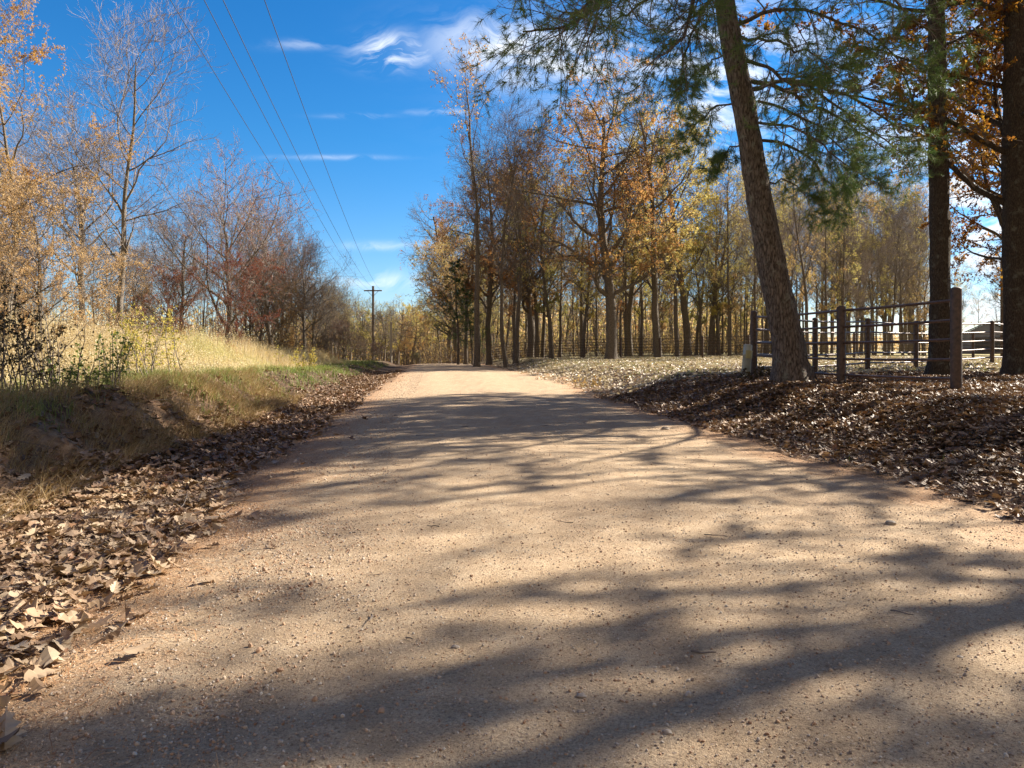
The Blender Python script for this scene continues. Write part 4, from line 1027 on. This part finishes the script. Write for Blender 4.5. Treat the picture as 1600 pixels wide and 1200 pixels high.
# --- pebbles
ico_v = np.array([(0, -.53, .85), (0, .53, .85), (0, -.53, -.85), (0, .53, -.85), (.53, .85, 0), (-.53, .85, 0), (.53, -.85, 0), (-.53, -.85, 0), (.85, 0, .53), (-.85, 0, .53), (.85, 0, -.53), (-.85, 0, -.53)])
ico_f = np.array([(0, 8, 1), (0, 1, 9), (0, 9, 7), (0, 7, 6), (0, 6, 8), (8, 4, 1), (1, 4, 5), (1, 5, 9), (9, 5, 11), (9, 11, 7), (7, 11, 2), (7, 2, 6), (6, 2, 10), (6, 10, 8), (8, 10, 4), (3, 5, 4), (3, 11, 5), (3, 2, 11), (3, 10, 2), (3, 4, 10)])
pch = []
def pebbles(n, y0, y1, s0, s1, r, dens=None, powy=1.0):
    x, y, s = scatter(n, y0, y1, s0, s1, powy)
    q = inview(x, y, .3)
    if dens is not None: q &= rng.random(n) < dens(x, y, s)
    x, y = x[q], y[q]; n = len(x)
    sz = r * np.exp(np.clip(rng.normal(0, .4, n), -1, .8)); R = rotmats(rng, n)
    R = R * np.array([1, .8, .6])[None, None, :]
    pos = np.stack([x, y, HGT(x, y) + .004 + sz * .25], -1)
    v, f = inst(ico_v, ico_f, pos, R, sz); pch.append((v, f, 0, np.repeat(rng.random(n), 20)))
cl = lambda x, y, s: .15 + .85 * smooth(.45, .75, vnoise(x, y, .35, 41))
pebbles(30000, 1.9, 7, -3.4, 3.4, .0030, None, 1.3)
pebbles(30000, 1.9, 9, -3.3, -1.1, .0052, lambda x, y, s: cl(x, y, s) * np.exp(-((s + 2.35) / .6) ** 2), 1.2)
pebbles(900, 1.9, 9, -3.4, -1.5, .0085, cl, 1.3)
pebbles(450, 1.9, 12, -3.3, 3.4, .0075, None, 1.1)
pebbles(9000, 1.9, 6, -3.4, 3.4, .0045, None, 1.2)
pebbles(9000, 7, 22, -3.4, 3.4, .0048, None, 1.2)
pebbles(5000, 9, 40, -3.4, -1.8, .008, None, 1.1)
tag(link('gravel', mesh_np('gravel', pch, ['pebble'])), 'loose small gravel scattered over the dirt road', 'gravel', kind='stuff')
# --- dropped pine needles
nch = []
x, y, s = scatter(42000, 1.9, 13, -3.9, -1.7, 1.1)
q = inview(x, y) & (rng.random(len(x)) < np.exp(-((s + 2.95) / .5) ** 2)); x, y = x[q], y[q]
NEED = (np.array([(-.014, -.5, 0), (.014, -.5, 0), (.02, .0, .06), (-.02, .0, .06), (.006, .5, 0), (-.006, .5, 0)]), np.array([(0, 1, 2, 3), (3, 2, 4, 5)]))
nch += leaf_chunks(rng, np.stack([x, y, HGT(x, y) + .008 + .008 * rng.random(len(x))], -1), .085, NEED, 0, None, None, .15)
x, y, s = scatter(9000, 6, 22, 2.6, 4.4, 1.0)
nch += leaf_chunks(rng, np.stack([x, y, HGT(x, y) + .008], -1), .12, NEED, 0, None, None, .15)
tag(link('pine_needle_litter', mesh_np('pine_needle_litter', nch, ['needle_litter'])), 'orange fallen pine needles along the road edges', 'pine needles', kind='stuff')
# --- grass
def blades(x, y, h, width, lean, stations=3, tint=None, seedhead=0., z=None, windx=.0):
    n = len(x); z = HGT(x, y) if z is None else z
    th = rng.uniform(0, 2 * np.pi, n); ln = lean * rng.random(n) ** .8
    dx, dy = np.cos(th) * ln + windx, np.sin(th) * ln
    ph = rng.uniform(0, np.pi, n); sx2, sy2 = np.cos(ph) * width, np.sin(ph) * width
    V = []
    for k in range(stations):
        t = k / stations; c = t * t; wv_ = (1 - t * .6)
        bxp = x + dx * c * h; byp = y + dy * c * h; bzp = z - .02 + h * t * (1 - .25 * ln * t)
        V += [np.stack([bxp - sx2 * wv_, byp - sy2 * wv_, bzp], -1), np.stack([bxp + sx2 * wv_, byp + sy2 * wv_, bzp], -1)]
    V.append(np.stack([x + dx * h, y + dy * h, z - .02 + h * (1 - .25 * ln)], -1))
    V = np.stack(V, 1); k2 = V.shape[1]; b0 = (np.arange(n) * k2)[:, None]
    fq = np.concatenate([b0 + np.array([2 * k, 2 * k + 1, 2 * k + 3, 2 * k + 2]) for k in range(stations - 1)])
    ft = b0 + np.array([k2 - 3, k2 - 2, k2 - 1])
    if tint is None: tint = rng.random(n)
    V = V.reshape(-1, 3)
    return [(V, fq, 0, np.tile(tint, stations - 1)), (V, ft, 0, tint)]
def seedheads(x, y, h, z, size, tint):
    n = len(x) * 5; i = np.repeat(np.arange(len(x)), 5); k = np.tile(np.arange(5), len(x))
    pos = np.stack([x[i] + rng.normal(0, .02, n), y[i] + rng.normal(0, .02, n), z[i] + h[i] * (.78 + .05 * k)], -1)
    return leaf_chunks(rng, pos, size, DIA, 0, None, tint[i])
def meadow(n, y0, y1, s1, hfun, width, lean, tintf, dens, heads=0., clump=.25, powy=1.0):
    y = y0 + (y1 - y0) * rng.random(n // 5) ** powy
    x = rng.uniform(-1, 0, n // 5) * (.72 * y + 3)
    s = x - xc(y)
    q = (s < s1) & (rng.random(len(x)) < dens(x, y, s)); x, y = x[q], y[q]
    x = np.repeat(x, 6) + rng.normal(0, clump * .3, len(x) * 6); y = np.repeat(y, 6) + rng.normal(0, clump * .3, len(y) * 6)
    s = x - xc(y); h = hfun(x, y, s) * rng.uniform(.55, 1.15, len(x)) * np.where(rng.random(len(x)) < .05, 1.35, 1.0); t = tintf(x, y, s)
    out = blades(x, y, h, width, lean, 3, t)
    if heads > 0:
        k = rng.random(len(x)) < heads
        out += seedheads(x[k], y[k], h[k], HGT(x[k], y[k]), .05, t[k])
    return out
hg = lambda x, y, s: (.14 + .86 * smooth(11, 19, y)) * (.25 + .95 * smooth(-7.0, -9.5, s)) * (.55 + .6 * vnoise(x, y, 2.5, 51) + .3 * vnoise(x, y, .6, 53)) * (1 - .3 * smooth(35, 50, y))
tg = lambda x, y, s: np.clip(.25 + .55 * (vnoise(x, y, 1.8, 52) - .2) * smooth(16, 8, y + 0 * x) + .35 * rng.random(len(x)) + .7 * (vnoise(x, y, 3.5, 55) - .5) + .35 * (vnoise(x, y, .7, 56) - .5), 0, 1)
mch = meadow(110000, 7, 26, -6.6, hg, .0045, .35, tg, lambda x, y, s: np.clip(.25 + smooth(-6.4, -8.5, s), 0, 1), .35)
mch += meadow(70000, 24, 52, -7.2, hg, .009, .32, tg, lambda x, y, s: np.ones_like(x), .35)
tag(link('meadow_grass', mesh_np('meadow_grass', mch, ['dry_grass'])), 'tall straw coloured grass of the sunlit meadow', 'grass', kind='stuff')
pg = meadow(30000, 26, 56, -8, lambda x, y, s: hg(x, y, s) * 1.25, .008, .2, lambda x, y, s: rng.random(len(x)), lambda x, y, s: smooth(.5, .7, vnoise(x, y, 5, 57)), .5)
tag(link('reddish_grass', mesh_np('reddish_grass', pg, ['pink_grass'])), 'reddish bluestem grass at the back of the meadow', 'grass', kind='stuff')
gch = meadow(90000, 5, 30, -5.7, lambda x, y, s: .10 + .22 * vnoise(x, y, 1.2, 61) + 0 * s, .0045, .7, lambda x, y, s: np.clip(.2 + .5 * vnoise(x, y, 1, 62) + .4 * rng.random(len(x)), 0, 1),
             lambda x, y, s: smooth(-11, -8, s) * (.25 + .75 * smooth(.3, .6, vnoise(x, y, .9, 63))))
gch += meadow(70000, 13, 62, -5.0, lambda x, y, s: .12 + .15 * vnoise(x, y, 1.2, 61) + 0 * s, .009, .7, lambda x, y, s: np.clip(.1 + .4 * vnoise(x, y, 1, 62) + .35 * rng.random(len(x)), 0, 1),
              lambda x, y, s: smooth(-12, -8, s))
# thin grass in the field on the right
x, y, s = scatter(55000, 18, 62, 5, 36); q = inview(x, y) & (vnoise(x, y, 3, 66) * .6 + vnoise(x, y, .8, 67) * .4 > .48); x, y = x[q], y[q]
gch += blades(x, y, rng.uniform(.05, .14, len(x)), .010, .6, 2, rng.uniform(.35, 1, len(x)))
x, y, s = scatter(2500, 5, 16, 3.4, 14); q = inview(x, y) & (vnoise(x, y, .5, 68) > .72); x, y = x[q], y[q]
gch += blades(x, y, rng.uniform(.05, .16, len(x)), .003, .6, 3, rng.uniform(.0, .8, len(x)))
tag(link('short_grass', mesh_np('short_grass', gch, ['green_grass'])), 'short green grass on the bank lip and field', 'grass', kind='stuff')
# straw hanging on the ditch bank
x, y, s = scatter(30000, 3.5, 20, -6.3, -4.7); q = inview(x, y) & (vnoise(x, y, .35, 71) > .40); x, y = x[q], y[q]
sch = blades(x, y, rng.uniform(.10, .38, len(x)), .0028, 1.3, 3, rng.random(len(x)), windx=.55)
tag(link('dead_grass', mesh_np('dead_grass', sch, ['straw'])), 'matted dead grass hanging over the eroded ditch bank', 'grass', kind='stuff')

# --- dark shrub and weeds on the left bank
def stem_plant(name, label, px, d, n, hmin, hmax, spread, leaf, lsize, nleaf, seed, group=None):
    rng = np.random.default_rng(seed); x, y = X(px, d), d; z = gz(x, y)
    t = thing(name, label, 'plant' if 'shrub' not in name else 'shrub', (x, y, z), 0, group)
    P = np.zeros((n, 3)); P[:, :2] = rng.normal(0, spread, (n, 2)); P[:, 2] = -.05
    D = np.stack([rng.normal(0, .22, n), rng.normal(0, .22, n), np.ones(n)], -1)
    Ls = rng.uniform(hmin, hmax, n)
    p1, r1 = grow(rng, P, D, Ls, np.full(n, .010) * Ls / hmax * 1.2, 8, .09, .02, .3)
    wood = [(*tubes(p1, r1, 5), 0, 0)]
    p, dd, L2, R2, tt = spawn(rng, p1, r1, Ls, 9, .2, 1., 48, 15, lambda t: .32 - .15 * t, .6)
    p2, r2 = grow(rng, p, dd, L2, np.maximum(R2, .002), 5, .15, 0, .4); wood.append((*tubes(p2, r2, 3), 0, 0))
    link('stem', mesh_np('stem', wood, ['twig']), t)
    i = rng.integers(0, len(p2), nleaf); tq = rng.random(nleaf) * 4.99; k = tq.astype(int); fr = (tq - k)[:, None]
    pos = p2[i, k] * (1 - fr) + p2[i, k + 1] * fr + rng.normal(0, .02, (nleaf, 3)) + np.array([0, 0, -.02])
    link('foliage', mesh_np('foliage', leaf_chunks(rng, pos, lsize, DIA, 0), [leaf]), t)
stem_plant('dark_shrub', 'dark drooping shrub at the left edge of the meadow', 22, 10.2, 20, 1.0, 1.75, .26, 'darkleaf', .06, 900, 1)
stem_plant('dark_shrub', 'second dark shrub just right of the one at the left edge', 75, 10.8, 12, .8, 1.35, .16, 'darkleaf', .06, 420, 2)
stem_plant('green_weed', 'leafy green weed standing in front of the golden grass', 172, 11.0, 10, .6, 1.0, .15, 'green', .05, 700, 3)
stem_plant('green_weed', 'low green weed between the dark shrubs and the tall weed', 125, 10.5, 12, .35, .6, .22, 'green', .05, 500, 4)
stem_plant('yellow_weed', 'yellow flowered weed at the top of the golden grass', 245, 14.5, 16, 1.1, 1.5, .35, 'yellow', .06, 1800, 5)
stem_plant('yellow_weed', 'small yellow green weed near the far edge of the meadow', 470, 30, 10, .7, 1.1, .3, 'yellow', .08, 700, 6)
# brush heap at the near end of the right field
stem_plant('dry_brush', 'tuft of dry brush at the left tip of the leafy mound', 930, 24.5, 16, .2, .45, .25, 'brown', .07, 300, 7)
stem_plant('dry_brush', 'low dry brush heaped beside the corner post of the fence', 1195, 17.6, 14, .25, .5, .25, 'darkleaf', .09, 300, 8)

# --- stones lying on the road
def rock(px, py, r, seed, label):
    rng = np.random.default_rng(seed); d = EYE * F / (py - HOR); x = X(px, d); z = gz(x, d)
    import bmesh
    bm = bmesh.new(); bmesh.ops.create_icosphere(bm, subdivisions=3, radius=1)
    k = rng.uniform(.7, 1.1, 3); off = rng.uniform(0, 50, 2)
    for v in bm.verts:
        n_ = float(vnoise(v.co.x * 2 + off[0], v.co.y * 2 + v.co.z * 3 + off[1], 1.1, seed)); v.co *= (.75 + .5 * n_); v.co.x *= k[0] * 1.3; v.co.y *= k[1]; v.co.z *= .62
        v.co *= r
    me = bpy.data.meshes.new('road_stone'); bm.to_mesh(me); bm.free(); me.materials.append(MAT['stone'])
    for p in me.polygons: p.use_smooth = True
    tag(link('road_stone', me, None, (x, d, z + r * .35)), label, 'stone', 'stones lying on the road')
for a in [(1392, 827, .032, 1, 'largest stone on the right side of the road'), (908, 1113, .017, 2, 'dark stone near the bottom centre of the road'),
          (1043, 1172, .016, 3, 'stone at the very bottom right of centre'), (1040, 673, .05, 4, 'pale stone near the leafy right road edge'),
          (712, 1030, .014, 5, 'small white stone left of centre in the near road'), (908, 1138, .012, 6, 'small brown stone just below the dark stone'),
          (1500, 1048, .010, 7, 'tiny stone in the sunlit patch at lower right'), (740, 874, .013, 8, 'small stone in the sunlit band of the near road')]:
    rock(*a)
